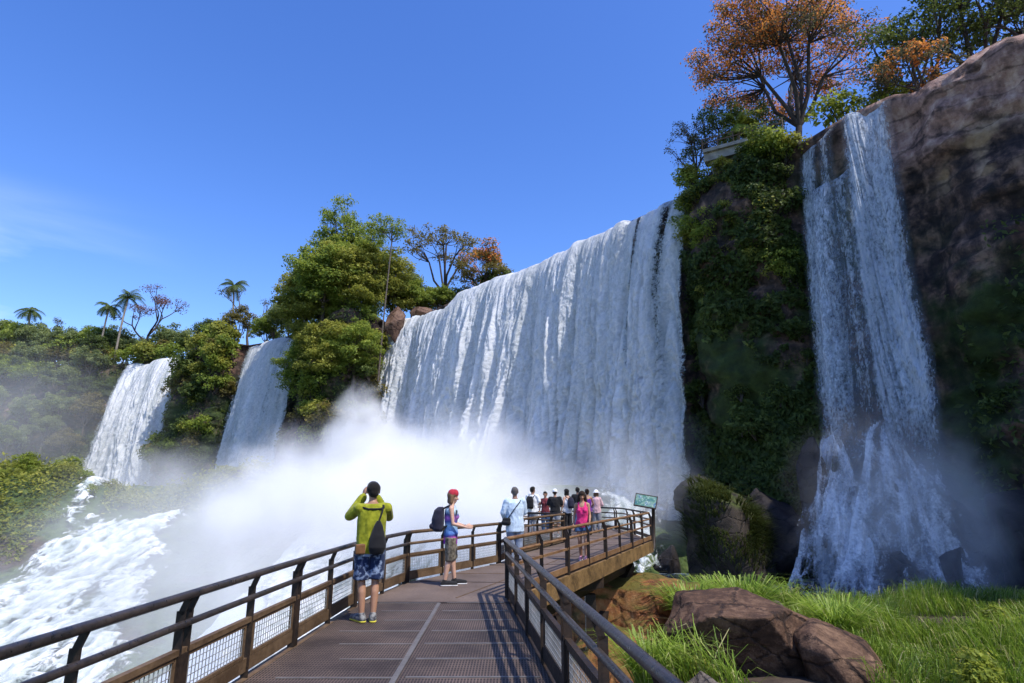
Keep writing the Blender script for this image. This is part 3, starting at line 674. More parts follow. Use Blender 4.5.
def person(loc, rz, label, skin='skin_tan', H=1.75, fem=False, arms=None, legs=None, head=(0, 0), lean=0., vox=.010, hands=None, group=None, slim=1.):
    """arms: {'l': (elbow, wrist), 'r': ...}, legs: {'l': (knee, ankle, toe)}; local: faces +Y, x to its right; sizes for 1.75 m then scaled"""
    k = H / 1.75; b = MB()
    hipw = .095 if not fem else .098; shw = .185 if not fem else .155
    A = {'l': ((-.24, -.03, 1.15), (-.25, .06, .90)), 'r': ((.24, -.03, 1.15), (.25, .06, .90))}; A.update(arms or {})
    Lg = {'l': ((-.10, .01, .49), (-.10, -.02, .085), (-.12, .17, .03)), 'r': ((.10, .01, .49), (.10, -.02, .085), (.12, .17, .03))}; Lg.update(legs or {})
    ly = lambda z: lean * max(0, z - .95)
    cr_ = .17 if not fem else .145
    loft(b, [(0, 0, .84, hipw + .03, .085), (0, 0, .92, hipw + .07, .11), (0, ly(1.06), 1.06, cr_ - .025, .095), (0, ly(1.25), 1.25, cr_, .11), (0, ly(1.38), 1.38, cr_ - .01, .10), (0, ly(1.44), 1.45, .09, .065), (0, ly(1.48), 1.50, .055, .055)])
    if fem:
        for s in (-1, 1): capsule(b, (s * .065, .085 + ly(1.27), 1.26), (s * .06, .07 + ly(1.3), 1.31), .058, .045)
    hy = ly(1.55) + .015
    capsule(b, (0, ly(1.45), 1.44), (0, hy, 1.56), .058, .052)
    hb = MB()
    capsule(hb, (0, -.012, .015), (0, .015, .03), .088, .082, 16); capsule(hb, (0, .03, -.03), (0, .045, -.085), .066, .042, 14)   # skull, jaw
    capsule(hb, (0, .088, .005), (0, .112, -.035), .011, .017, 8)                                           # nose
    for s in (-1, 1):
        capsule(hb, (s * .025, .080, .022), (s * .045, .070, .020), .014, .012, 8)                             # brow
        capsule(hb, (s * .084, -.005, .01), (s * .086, .0, -.03), .014, .011, 8)                               # ear
        capsule(hb, (s * .035, .068, -.03), (s * .03, .066, -.045), .024, .02, 8)                             # cheek
    capsule(hb, (-.018, .088, -.068), (.018, .088, -.068), .010, .010, 8)
    HM = Matrix.Translation((0, hy + .005, 1.635)) @ Matrix.Rotation(head[0], 4, 'Z') @ Matrix.Rotation(head[1], 4, 'X')
    Hn = np.array(HM)
    for V in hb.v: V[:] = V @ Hn[:3, :3].T + Hn[:3, 3]
    b.add(np.concatenate(hb.v), np.concatenate(hb.q), np.concatenate(hb.t))
    ar = .046 if not fem else .038
    for s, sd in ((-1, 'l'), (1, 'r')):
        sh = np.array((s * shw, ly(1.41) - .005, 1.405)); el, wr = np.array(A[sd][0]), np.array(A[sd][1])
        chain(b, [(s * .06, ly(1.42), 1.42), sh, sh + (el - sh) * .35, el], [.06, ar + .012, ar + .004, ar - .006])
        fm = el + (wr - el) * .3
        chain(b, [el, fm, wr], [ar - .006, ar - .004, .026 if not fem else .023])
        d = wr - el; hd = (hands or {}).get(sd, {})
        hand(b, wr, hd.get('d', d), hd.get('pn', (-s, .2, 0)), hd.get('th', (0, 1, 0)), hd.get('curl', .6), hd.get('s', 1.))
        hp = np.array((s * hipw, 0, .88)); kn, an, toe = (np.array(q) for q in Lg[sd])
        lr = slim
        chain(b, [hp, hp + (kn - hp) * .4, kn], [.090 * lr, .078 * lr, .054 * lr])
        cf = kn + (an - kn) * .32 + np.array((0, -.015, 0))
        chain(b, [kn, cf, an], [.052 * lr, .054 * lr, .036])
        chain(b, [an, an + (0, -.03, -.035), toe], [.036, .034, .026])
    for V in b.v: V *= k
    ex = [np.array(HM @ Vector((s * .032, .083, .004))) * k for s in (-1, 1)]; mo = np.array(HM @ Vector((0, .098, -.068))) * k
    def paint(c):
        r = np.zeros(len(c))
        for e in ex: r[np.linalg.norm((c - e), axis=1) < .013] = 1
        r[(np.abs(c - mo) < np.array((.024, .02, .009))).all(1)] = 2
        return r
    o = skin_of(b, 'person', M[skin], None, vox, 2, mats=[M[skin], M['eye'], M['lip']], paint=paint)
    o.location = loc; o.rotation_euler = (0, 0, rz)
    tag(o, label, 'person', group)
    P = dict(k=k, A=A, L=Lg, ly=ly, HM=HM, shw=shw, hipw=hipw, fem=fem, cr=cr_, o=o, vox=vox, ar=ar, slim=slim, seed=int(abs(loc[0] * 100 + loc[1] * 10)))
    return P
def fin_(P, b, name, m, fold=.006, vox=None, sm=2):
    for V in b.v: V *= P['k']
    return skin_of(b, name, M[m] if isinstance(m, str) else m, P['o'], vox or P['vox'], sm, fold, P['seed'])
def wear_top(P, m, hem=.86, sleeve=.5, neck=1.46, loose=.0, name='shirt', strap=False):
    b = MB(); ly = P['ly']; c = P['cr']; g = .018 + loose
    if strap:
        loft(b, [(0, 0, hem, P['hipw'] + .088, .128), (0, 0, .95, P['hipw'] + .078, .122), (0, ly(1.06), 1.06, c - .005, .112), (0, ly(1.22), 1.22, c + .014, .126 + .012), (0, ly(1.33), 1.34, c + .004, .118)])
        for s in (-1, 1):
            capsule(b, (s * .07, .09 + ly(1.27), 1.26), (s * .065, .075 + ly(1.3), 1.31), .062, .048)
            chain(b, [(s * .085, .085 + ly(1.33), 1.32), (s * .085, .02 + ly(1.43), 1.452), (s * .075, -.09 + ly(1.35), 1.33)], [.03, .024, .03])
    else:
        loft(b, [(0, 0, hem, P['hipw'] + .085 + loose, .125 + loose), (0, 0, .95, P['hipw'] + .08 + loose, .125 + loose), (0, ly(1.08), 1.08, c + g * .6, .112 + loose), (0, ly(1.25), 1.25, c + g, .122 + loose), (0, ly(1.38), 1.38, c + g, .112 + loose * .5), (0, ly(1.43), 1.435, c - .03, .085), (0, ly(1.45), neck, .072, .072)])
        if P['fem']:
            for s in (-1, 1): capsule(b, (s * .068, .09 + ly(1.27), 1.26), (s * .06, .075 + ly(1.3), 1.31), .062, .05)
    for s, sd in ((-1, 'l'), (1, 'r')):
        if sleeve <= 0: continue
        sh = np.array((s * P['shw'], ly(1.41) - .005, 1.405)); el, wr = np.array(P['A'][sd][0]), np.array(P['A'][sd][1]); r = P['ar'] + .014 + loose * .6
        chain(b, [(s * .07, ly(1.42), 1.405), sh], [.065, r + .008])
        if sleeve <= 1: chain(b, [sh, sh + (el - sh) * sleeve], [r + .006, r + .004])
        else: chain(b, [sh, el, el + (wr - el) * min(1, sleeve - 1)], [r + .006, r - .004, r - .014])
    return fin_(P, b, name, m, .012)
def wear_legs(P, m, length=.5, top=.97, loose=.02, name='shorts', flare=0.):
    """length 0..1 hip to knee, 1..2 knee to ankle"""
    b = MB()
    loft(b, [(0, 0, .80, P['hipw'] + .075, .115), (0, 0, .90, P['hipw'] + .085, .128), (0, 0, top, P['hipw'] + .07, .115)])
    for s, sd in ((-1, 'l'), (1, 'r')):
        hp = np.array((s * P['hipw'], 0, .87)); kn, an, _ = (np.array(q) for q in P['L'][sd]); lr = P['slim']
        if length <= 1:
            e = hp + (kn - hp) * length
            n = 5; b.tube([hp + (e - hp) * i / n for i in range(n + 1)], [.095 * lr + loose * .6 + (flare + loose * .3) * i / n - .012 * i / n * (1 - flare * 10) for i in range(n + 1)], 18)
        else:
            e = kn + (an - kn) * (length - 1)
            b.tube([hp, hp + (kn - hp) * .5, kn, (kn + e) / 2 + (0, -.008, 0), e], [.094 * lr + loose * .5, .082 * lr + loose, .060 * lr + loose, .056 * lr + loose, .042 + loose], 18)
    return fin_(P, b, name, m, .009)
def wear_shoes(P, m, sole=None, h=.075):
    for s, sd in ((-1, 'l'), (1, 'r')):
        kn, an, toe = (np.array(q) for q in P['L'][sd]); b = MB()
        hl = an + (0, -.035, 0); f = toe - an; f[2] = 0; f /= np.linalg.norm(f); base = toe[2] - .03
        heel = np.array((an[0], an[1], base + .045)) - f * .035; tip = np.array((toe[0], toe[1], base + .040)) + f * .03
        chain(b, [heel, (heel + tip) / 2 + (0, 0, .012), tip], [.045, .046, .038]); chain(b, [heel + (0, 0, .0), an + (0, 0, .012)], [.045, .043])
        o = fin_(P, b, 'shoe', m, 0)
        if sole:
            b = MB(); chain(b, [heel - (0, 0, .030), (heel + tip) / 2 - (0, 0, .027), tip - (0, 0, .024)], [.048, .047, .042])
            for V in b.v: V *= P['k']; 
            for V in b.v: V[:, 2] = np.clip(V[:, 2], .002, (base + .024) * P['k'])
            so_ = skin_of(b, 'sole', M[sole], P['o'], P['vox']); so_.parent = o
def wear_hair(P, m, style='short', name='hair'):
    b = MB(); hb = MB()
    if style == 'short':
        capsule(hb, (0, -.02, .028), (0, .012, .050), .093, .082, 16); capsule(hb, (0, -.045, -.02), (0, -.035, .02), .070, .08, 12)
    elif style == 'crop':
        capsule(hb, (0, -.022, .022), (0, .0, .040), .090, .082, 16); capsule(hb, (0, -.04, -.02), (0, -.035, .02), .066, .078, 12)
    elif style == 'bob':
        capsule(hb, (0, -.02, .025), (0, .010, .045), .096, .088, 16)
        for x in (-.07, -.035, 0, .035, .07): capsule(hb, (x * .8, -.05 + abs(x) * .5, .0), (x * 1.15, -.055 + abs(x) * .7, -.105), .05, .036, 10)
    elif style == 'long':
        capsule(hb, (0, -.02, .025), (0, .010, .045), .097, .088, 16)
        for x in (-.085, -.045, 0, .045, .085): chain(hb, [(x * .8, -.045 + abs(x) * .6, .0), (x * 1.15, -.05 + abs(x) * .6, -.12), (x * 1.35, -.03 + abs(x) * .5, -.23)], [.05, .046, .03], 10)
    elif style == 'bun':
        capsule(hb, (0, -.02, .025), (0, .010, .045), .094, .085, 16); capsule(hb, (0, -.10, .06), (0, -.11, .075), .045, .04, 10); capsule(hb, (0, -.045, -.03), (0, -.035, .02), .07, .08, 12)
    elif style == 'cap':
        capsule(hb, (0, -.012, .045), (0, .012, .055), .098, .094, 16)
        for x in (-.05, -.025, 0, .025, .05): capsule(hb, (x, .07, .045), (x * .9, .165 - abs(x) * .6, .03), .014, .010, 8)
    elif style == 'hat':
        capsule(hb, (0, -.012, .05), (0, .010, .065), .102, .096, 16); loft(hb, [(0, 0, .028, .16, .165), (0, 0, .040, .165, .17), (0, 0, .055, .10, .11)])
    elif style == 'headband':
        capsule(hb, (0, -.012, .052), (0, .022, .062), .096, .086, 16)
    Hn = np.array(P['HM'])
    for V in hb.v: V[:] = V @ Hn[:3, :3].T + Hn[:3, 3]
    return fin_(P, hb, name, m, .003, sm=1)
def bag(name, label, cat, parent_loc, rz, k, shapes, m, straps=(), sm='bag_black', group=None):
    e = empty(name, parent_loc, rz, label, cat, group); b = MB()
    for s in shapes:
        if s[0] == 'c': capsule(b, *s[1:])
        elif s[0] == 'l': loft(b, s[1])
        elif s[0] == 'b': b.box(s[1], s[2])
    for V in b.v: V *= k
    skin_of(b, 'bag_body', M[m], e, .009, 3, .004, 5)
    for pts, r in straps:
        b = MB(); chain(b, [np.array(p) * k for p in pts], [r] * len(pts), 8); skin_of(b, 'strap', M[sm], e, .007, 1)
    return e
M['bag_black'] = cloth('black_nylon', (.012, .012, .014)); M['pouch'] = cloth('brown_leather', (.16, .075, .03)); M['bag_navy'] = cloth('dark_navy_nylon', (.018, .018, .035))
M['yellow'] = cloth('yellow_green_sports_shirt', (.23, .245, .012), (.30, .31, .022)); M['black_cloth'] = cloth('black_cloth', (.014, .014, .016))
M['camo'] = cloth('blue_white_print', (.016, .030, .085), (.24, .31, .44), 11., .50, .60); M['shoe_grey'] = cloth('grey_trainer', (.06, .06, .07), (.25, .25, .24), 20.); M['sole_yel'] = cloth('yellow_sole', (.62, .55, .06))
M['khaki'] = cloth('khaki_print', (.10, .085, .06), (.22, .19, .14), 20.); M['shoe_black'] = cloth('black_trainer', (.02, .02, .022)); M['sole_white'] = cloth('white_sole', (.7, .7, .7))
M['red_cloth'] = cloth('red_headscarf', (.42, .03, .05)); M['paleblue'] = cloth('pale_blue_shirt', (.52, .64, .76)); M['greyblue'] = cloth('grey_blue_trousers', (.20, .24, .32))
M['white_cloth'] = cloth('white_cloth', (.78, .79, .80)); M['pink'] = cloth('hot_pink_top', (.66, .035, .17)); M['denim'] = cloth('blue_denim', (.07, .13, .24)); M['pinkshoe'] = cloth('pink_shoe', (.75, .33, .36))
M['purple'] = cloth('purple_top', (.13, .018, .24)); M['charcoal'] = cloth('charcoal_leggings', (.025, .026, .032)); M['greycloth'] = cloth('grey_cloth', (.25, .26, .28))
t = NT('blue_violet_banded_top'); p = t.coord(); z = t.n('SeparateXYZ', {0: p}, out=2); n = t.noise(p, 7., 3)
zz = t.math('ADD', z, t.math('MULTIPLY', t.math('SUBTRACT', n, .5), .10))
f = t.n('MapRange', {0: zz, 1: .78, 2: 1.45})
M['banded'] = t.done(t.bsdf(Base_Color=t.ramp(f, [(0., (.30, .03, .40)), (.07, (.62, .10, .42)), (.13, (.05, .05, .22)), (.2, (.10, .22, .55)), (.40, (.30, .48, .66)), (.5, (.08, .10, .35)), (.6, (.45, .15, .50)), (.7, (.06, .08, .20)), (.78, (.45, .60, .68)), (1., (.25, .30, .45))]), Roughness=.85, Specular_IOR_Level=.15))
M['device'] = simple('black_camera', (.015, .015, .016), .35)

# 1 the man taking a photograph by the left railing
rz = R(24); loc = (-1.93, 8.62, 0)
P = person(loc, rz, 'man in yellow-green shirt and blue patterned shorts raising a camera', 'skin_tan', 1.80, arms={'l': ((-.275, .12, 1.31), (-.085, .235, 1.56)), 'r': ((.255, .15, 1.29), (.095, .24, 1.55))},
           hands={'l': dict(d=(.12, .22, .9), pn=(.9, .3, 0), th=(.2, -1, .3), curl=.9), 'r': dict(d=(-.12, .22, .9), pn=(-.9, .3, 0), th=(-.2, -1, .3), curl=.9)},
           legs={'l': ((-.09, .02, .49), (-.075, -.02, .085), (-.14, .14, .03)), 'r': ((.085, .0, .49), (.065, -.06, .085), (.09, .12, .03))}, vox=.0085)
wear_top(P, 'yellow', .84, 1.95, loose=.006); wear_legs(P, 'camo', .92, .93, .018, flare=.004); wear_shoes(P, 'shoe_grey', 'sole_yel'); wear_hair(P, 'hair_black', 'short')
b = MB(); chain(b, [(-.185, -.04, 1.435), (-.08, -.115, 1.40), (.08, -.115, 1.40), (.185, -.04, 1.435)], [.014, .014, .014, .014], 8); fin_(P, b, 'shoulder_piping', 'black_cloth', 0, .007)
c = empty('camera', loc, rz, 'small black camera held at the face of the man in yellow', 'camera')
MB().box((0, .275, 1.685), (.125, .045, .08)).build('camera_body', M['device'], c); MB().tube([(0, .295, 1.68), (0, .35, 1.68)], .03, 14).build('lens', M['device'], c, True)
bag('sling_bag', 'black teardrop sling bag across the back of the man in yellow', 'bag', loc, rz, 1.03, [('l', [(.045, -.175, .84, .085, .05), (.05, -.19, .92, .112, .075), (.05, -.18, 1.05, .095, .065), (.055, -.16, 1.18, .06, .045), (.06, -.15, 1.25, .025, .03)])], 'bag_black',
    [([(.06, -.15, 1.23), (.10, -.137, 1.35), (.13, -.09, 1.44), (.12, .02, 1.455), (.03, .12, 1.36)], .013)])
bag('waist_pouch', 'small brown pouch at the left hip of the man in yellow', 'pouch', loc, rz, 1.03, [('b', (-.16, -.12, .90), (.12, .09, .12))], 'pouch')

# 2 the woman with the backpack
rz = R(-83); loc = (-1.14, 11.72, 0)
P = person(loc, rz, 'woman in red headscarf and blue-violet striped top standing sideways', 'skin_fair', 1.68, True, arms={'r': ((.21, .03, 1.13), (.20, .27, 1.07)), 'l': ((-.20, .03, 1.14), (-.15, .26, 1.08))},
           hands={'r': dict(d=(0, 1, .05), pn=(-1, 0, -.2), th=(0, 0, 1), curl=.8), 'l': dict(d=(.3, 1, .0), pn=(.3, 0, -1), th=(1, 0, 0), curl=.8)},
           legs={'l': ((-.09, .06, .49), (-.095, .09, .085), (-.10, .27, .03)), 'r': ((.09, -.01, .49), (.095, -.10, .085), (.11, .08, .03))}, head=(R(-4), R(-8)), vox=.0085)
wear_top(P, 'banded', .76, .0, strap=False, loose=.004, name='top'); wear_legs(P, 'khaki', 1.12, .93, .022, name='trousers'); wear_shoes(P, 'shoe_black', 'sole_white'); wear_hair(P, 'hair_brown', 'bob'); wear_hair(P, 'red_cloth', 'headband', 'headscarf')
bag('backpack', 'dark navy backpack on the back of the woman in the red headscarf', 'backpack', loc, rz, .96, [('l', [(0, -.24, .98, .12, .08), (0, -.26, 1.03, .155, .115), (0, -.255, 1.22, .155, .12), (0, -.235, 1.38, .135, .095), (0, -.21, 1.44, .08, .05)]), ('c', (-.06, -.37, 1.08), (.06, -.37, 1.08), .05, .05)], 'bag_navy',
    [([(s * .09, -.17, 1.40), (s * .105, -.05, 1.46), (s * .11, .10, 1.36), (s * .13, .06, 1.18), (s * .12, -.16, 1.04)], .016) for s in (-1, 1)])

# 3 the man in the pale blue shirt at the bend
rz = R(12); loc = (.07, 15.05, 0)
P = person(loc, rz, 'man with cropped grey hair in a loose pale blue shirt', 'skin_brown', 1.76, arms={'l': ((-.27, .02, 1.16), (-.19, .16, .98)), 'r': ((.25, .06, 1.17), (.12, .26, 1.05))})
wear_top(P, 'paleblue', .72, 1.8, loose=.035); wear_legs(P, 'greyblue', 1.95, .95, .028, name='trousers'); wear_shoes(P, 'shoe_black'); wear_hair(P, 'hair_grey', 'crop')
bag('shoulder_bag', 'small dark bag at the left hip of the man in pale blue', 'bag', loc, rz, 1., [('c', (-.27, -.03, .93), (-.19, -.13, .93), .065, .06), ('c', (-.26, -.02, 1.0), (-.18, -.12, 1.0), .05, .05)], 'bag_black', [([(-.2, -.13, 1.03), (-.05, -.185, 1.25), (.10, -.14, 1.42), (.14, -.02, 1.475)], .012)])

# 8 the woman in the pink top walking on the platform
P = person((1.76, 15.6, 0), R(168), 'woman with long dark hair in a hot pink top and denim shorts, walking', 'skin_tan', 1.66, True, arms={'l': ((-.20, .04, 1.13), (-.20, .20, .98)), 'r': ((.22, -.05, 1.14), (.24, .02, .90))},
           legs={'l': ((-.085, .12, .50), (-.075, .08, .11), (-.07, .26, .05)), 'r': ((.085, .02, .49), (.08, -.16, .10), (.085, .0, .03))}, head=(R(10), R(-14)))
wear_top(P, 'pink', .84, 0, strap=True, name='top'); wear_legs(P, 'denim', .38, .95, .014, flare=.01); wear_shoes(P, 'pinkshoe', 'sole_white'); wear_hair(P, 'hair_dark', 'long')

# 9-11 three people at the rail under the sign
P = person((2.95, 24.3, 0), R(8), 'woman in a purple strappy top and dark leggings with her back turned', 'skin_tan', 1.72, True, arms={'l': ((-.26, .06, 1.16), (-.12, .20, 1.05)), 'r': ((.27, .06, 1.15), (.14, .20, 1.02))}, slim=1.12)
wear_top(P, 'purple', .86, 0, strap=True, name='top'); wear_legs(P, 'charcoal', 1.95, .96, .008, name='leggings'); wear_shoes(P, 'shoe_black'); wear_hair(P, 'hair_dark', 'bun')
P = person((3.42, 25.2, 0), R(-14), 'person in a white sun hat and pale pink shirt beside the purple top', 'skin_fair', 1.66, True, arms={'r': ((.24, .08, 1.14), (.14, .26, 1.10))})
wear_top(P, cloth('faded_pink_shirt', (.62, .40, .42)), .82, 1.0, loose=.01); wear_legs(P, 'greycloth', 1.9, .95, .02, name='trousers'); wear_shoes(P, 'shoe_grey'); wear_hair(P, 'hair_brown', 'bob'); wear_hair(P, 'white_cloth', 'hat', 'hat')
P = person((2.78, 26.2, 0), R(10), 'dark-haired person in black mostly hidden behind the purple top', 'skin_brown', 1.79, arms={'l': ((-.29, .02, 1.18), (-.22, .2, 1.05))})
wear_top(P, 'black_cloth', .84, .6); wear_legs(P, 'denim', 1.95, .95, .02, name='trousers'); wear_shoes(P, 'shoe_black'); wear_hair(P, 'hair_black', 'short')

# 4-7 the group at the left end of the platform
P = person((.78, 23.6, 0), R(-25), 'man in a white shirt with a black backpack, leftmost of the group on the platform', 'skin_brown', 1.80, arms={'r': ((.26, .05, 1.17), (.15, .26, 1.12))}, head=(R(-20), 0))
wear_top(P, 'white_cloth', .84, .7, loose=.012); wear_legs(P, 'greycloth', 1.95, .95, .02, name='trousers'); wear_shoes(P, 'shoe_black'); wear_hair(P, 'hair_black', 'short')
bag('backpack', 'black backpack on the man in the white shirt', 'backpack', (.78, 23.6, 0), R(-25), 1.02, [('l', [(-.02, -.22, .98, .13, .08), (-.02, -.24, 1.04, .16, .11), (-.02, -.235, 1.28, .15, .10), (-.02, -.2, 1.42, .10, .05)])], 'bag_black', [([(s * .10, -.16, 1.40), (s * .11, -.03, 1.47), (s * .12, .13, 1.34), (s * .15, .06, 1.12)], .018) for s in (-1, 1)])
P = person((1.32, 24.6, 0), R(170), 'short dark-haired person facing back, second in the platform group', 'skin_tan', 1.62, True)
wear_top(P, cloth('maroon_shirt', (.16, .03, .04)), .86, .5); wear_legs(P, 'denim', 1.95, .95, .015, name='trousers'); wear_shoes(P, 'shoe_grey'); wear_hair(P, 'hair_black', 'bun')
P = person((1.62, 23.4, 0), R(-8), 'person in a white cap and black T-shirt with back turned in the platform group', 'skin_tan', 1.70, arms={'l': ((-.27, .04, 1.16), (-.13, .24, 1.12)), 'r': ((.27, .04, 1.16), (.13, .24, 1.12))})
wear_top(P, 'black_cloth', .82, .75, loose=.02); wear_legs(P, 'greycloth', .95, .95, .03); wear_shoes(P, 'shoe_grey', 'sole_white'); wear_hair(P, 'hair_dark', 'crop'); wear_hair(P, 'white_cloth', 'cap', 'cap')
P = person((2.12, 23.9, 0), R(35), 'dark-haired woman in a white sleeveless top, right of the white cap', 'skin_fair', 1.72, True, arms={'r': ((.23, .05, 1.14), (.2, .22, 1.02))})
wear_top(P, 'white_cloth', .84, 0, strap=True, name='top'); wear_legs(P, 'bag_black', 1.95, .95, .01, name='trousers'); wear_shoes(P, 'shoe_black'); wear_hair(P, 'hair_black', 'bob')
bag('backpack', 'dark blue backpack on the woman in the white sleeveless top', 'backpack', (2.12, 23.9, 0), R(35), 1., [('l', [(0.02, -.20, 1.0, .11, .07), (0.02, -.22, 1.08, .14, .10), (0.02, -.21, 1.28, .13, .09), (0.02, -.18, 1.40, .09, .05)])], 'bag_navy', [([(s * .09, -.15, 1.38), (s * .10, -.03, 1.45), (s * .10, .11, 1.34), (s * .13, .05, 1.14)], .015) for s in (-1, 1)])
# ------------------------------------------------------------------ rocks
def rock_shape(seed, cuts=16, sub=5, rough=.10, flat=()):
    import bmesh
    r = np.random.default_rng(seed)
    bm = bmesh.new(); bmesh.ops.create_icosphere(bm, subdivisions=sub, radius=1)
    V = np.array([v.co[:] for v in bm.verts]); F = np.array([[v.index for v in f.verts] for f in bm.faces]); bm.free()
    N = r.normal(size=(cuts, 3)); N /= np.linalg.norm(N, axis=1)[:, None]; h = r.uniform(.62, 1., cuts)
    for nx, ny, nz, hh in flat:
        v = np.array([nx, ny, nz], float); N = np.vstack([N, v / np.linalg.norm(v)]); h = np.append(h, hh)
    dn = V @ N.T
    rad = np.where(dn > .05, h / np.maximum(dn, .05), 9).min(1); rad = np.minimum(rad, 1.25)
    V = V * rad[:, None]
    V = V * (1 + rough * fbm(V * 1.7 + seed, 4, seed) + rough * .35 * (1 - 2 * np.abs(fbm(V * 5 + seed, 3, seed + 1))))[:, None]
    return V, F
def rock_mat(name, dark, mid, light, moss=None, sc=1.2):
    t = NT(name); p = t.pos(); a = t.noise(p, sc, 9, .68, .3); b = t.noise(p, sc * 6, 6, .6)
    f = t.math('ADD', t.math('MULTIPLY', a, .58), t.math('ADD', t.math('MULTIPLY', b, .26), t.math('MULTIPLY', t.noise(p, sc * 26, 4, .7), .16)))
    cc = t.ramp(f, [(.36, dark), (.5, mid), (.64, light)])
    vc = t.n('TexVoronoi', {'Vector': t.n('Mapping', {0: p, 3: (1, 1, 1.6)}), 'Scale': sc * .8}, feature='DISTANCE_TO_EDGE')
    crk = t.ramp(t.math('ADD', vc, t.math('MULTIPLY', t.math('SUBTRACT', b, .5), .22)), [(.0, 1.), (.05, 0.)])
    cc = t.mix(t.math('MULTIPLY', crk, .75), cc, dark); f = t.math('SUBTRACT', f, t.math('MULTIPLY', crk, .35))
    if moss:
        nz = t.n('SeparateXYZ', {0: t.n('NewGeometry', out=1)}, out=2)
        mk = t.math('MULTIPLY', t.n('MapRange', {0: nz, 1: .2, 2: .8}), t.ramp(a, [(.4, 0.), (.52, 1.)]))
        cc = t.mix(mk, cc, moss)
    return t.done(t.bsdf(Base_Color=cc, Roughness=.78, Specular_IOR_Level=.3, Normal=t.bump(f, .9, .12 / sc)))
M['boulder'] = rock_mat('brown_boulder_rock', (.018, .011, .009), (.085, .046, .028), (.24, .145, .09), sc=1.1)
M['greyrock'] = rock_mat('grey_brown_rock', (.05, .04, .033), (.13, .105, .085), (.22, .185, .15), sc=2.)
M['redrock'] = rock_mat('red_brown_ledge_rock', (.09, .032, .015), (.36, .135, .05), (.48, .26, .12), moss=(.115, .095, .02), sc=1.0)
M['wetrock'] = rock_mat('dark_wet_basalt', (.007, .006, .007), (.018, .014, .015), (.042, .033, .031), sc=.9)
M['mossrock'] = rock_mat('mossy_dark_boulder', (.012, .010, .009), (.035, .028, .022), (.08, .06, .045), moss=(.055, .075, .014), sc=.7)
M['redcliff'] = rock_mat('reddish_cliff_rock', (.05, .025, .018), (.15, .085, .055), (.26, .17, .12), sc=.5)
def rock(c, size, rz, seed, m, label, cat='boulder', group=None, flat=(), tiltx=0, cuts=16, sub=5, rough=.1):
    V, F = rock_shape(seed, cuts, sub, rough, flat)
    V = V * np.array(size, float)
    Mr = np.array((Matrix.Rotation(rz, 3, 'Z') @ Matrix.Rotation(tiltx, 3, 'X')))
    o = mesh_np('rock' if cat == 'rock' else 'boulder', V @ Mr.T, F, M[m], None, True); o.location = c
    return tag(o, label, cat, group)
rock((5.55, 15.4, -1.75), (2.25, 1.7, 1.35), .12, 11, 'boulder', 'large brown flat-topped boulder sunlit on top among the grass', flat=[(-.12, -.18, 1, .66), (-.45, -1, -.45, .42), (.65, -.9, .15, .62), (-1, -.1, .5, .78), (.9, .1, .6, .7)], cuts=9, rough=.075, sub=6)
rock((7.3, 14.6, -2.35), (1.15, 1.3, .95), -.4, 12, 'boulder', 'lower brown rock leaning against the right side of the large boulder', flat=[(.6, -.3, 1, .8)])
rock((3.75, 13.0, -2.55), (.75, .8, .72), .5, 13, 'greyrock', 'small rounded grey rock in front of the large boulder', rough=.06)
rock((7.9, 19.6, -2.35), (.75, .7, .75), .2, 14, 'greyrock', 'grey stone poking out of the grass behind the large boulder')
rock((9.3, 21.4, -2.75), (.9, .6, .6), 1.2, 15, 'greyrock', 'low dark stone at the water edge right of the grass tufts')
rock((4.35, 20.6, -2.5), (2.7, 3.1, 1.95), -.38, 16, 'redrock', 'red brown rock ledge under the corner of the platform', 'rock', flat=[(0, 0, 1, .72), (-.3, -1, .2, .8), (1, -.3, .1, .85)], cuts=14, rough=.11, sub=6)
rock((2.7, 17.0, -2.9), (1.7, 2.0, 1.25), .3, 17, 'redrock', 'lower red brown rock half in the shade beneath the walkway', 'rock', flat=[(.1, -.2, 1, .7)], rough=.07)
rock((2.6, 12.2, -3.0), (.9, 1.1, .7), 1.0, 18, 'greyrock', 'pale rubble rock beside the walkway support')
rock((14.3, 41.3, -2.2), (3.1, 2.9, 4.3), .3, 19, 'mossrock', 'big dark boulder topped with green moss in front of the right cliff', flat=[(.2, -.2, 1, .8)], rough=.12)
rock((17.2, 42.5, -2.6), (2.6, 2.4, 3.6), .9, 20, 'wetrock', 'dark wet rock right of the mossy boulder')
rock((11.6, 46.5, -3.9), (1.0, 1.0, 1.3), .1, 21, 'wetrock', 'dark wet rock in the foam left of the mossy boulder')
rock((14.0, 47.0, 1.2), (1.7, 1.6, 1.7), .4, 22, 'wetrock', 'black rock sticking out of the foam above the mossy boulder')
for i, (x, y, z, a, b, c) in enumerate([(29.5, 33.4, -2.2, 3.2, 3.0, 4.6), (27.2, 30.6, -3.8, 2.2, 2.0, 2.0), (31.3, 30.0, -2.6, 3.4, 2.8, 3.4), (24.6, 29.6, -4.2, 1.4, 1.2, .9)]):
    rock((x, y, z), (a, b, c), i * 1.1, 30 + i, 'wetrock', ['tallest dark wet rock right of the right fall', 'dark wet rock in the spray below the tallest one', 'broad dark rock at the right edge above the grass', 'low black rock at the waterline of the right fall'][i])
rock((23.4, 37.2, -2.9), (4.2, 3.2, 5.0), .5, 40, 'wetrock', 'dark rock pile under the splash of the right fall', 'rock', flat=[(0, 0, 1, .95)], rough=.16, cuts=12)
rock((20.4, 41.4, 1.6), (1.2, 1.2, 3.4), .7, 41, 'wetrock', 'pointed dark rock splitting the side cascade', 'rock')
rock((-18.6, 92.6, 27.6), (1.6, 1.5, 2.6), .3, 42, 'redcliff', 'reddish rock block at the left lip of the main fall', 'rock')
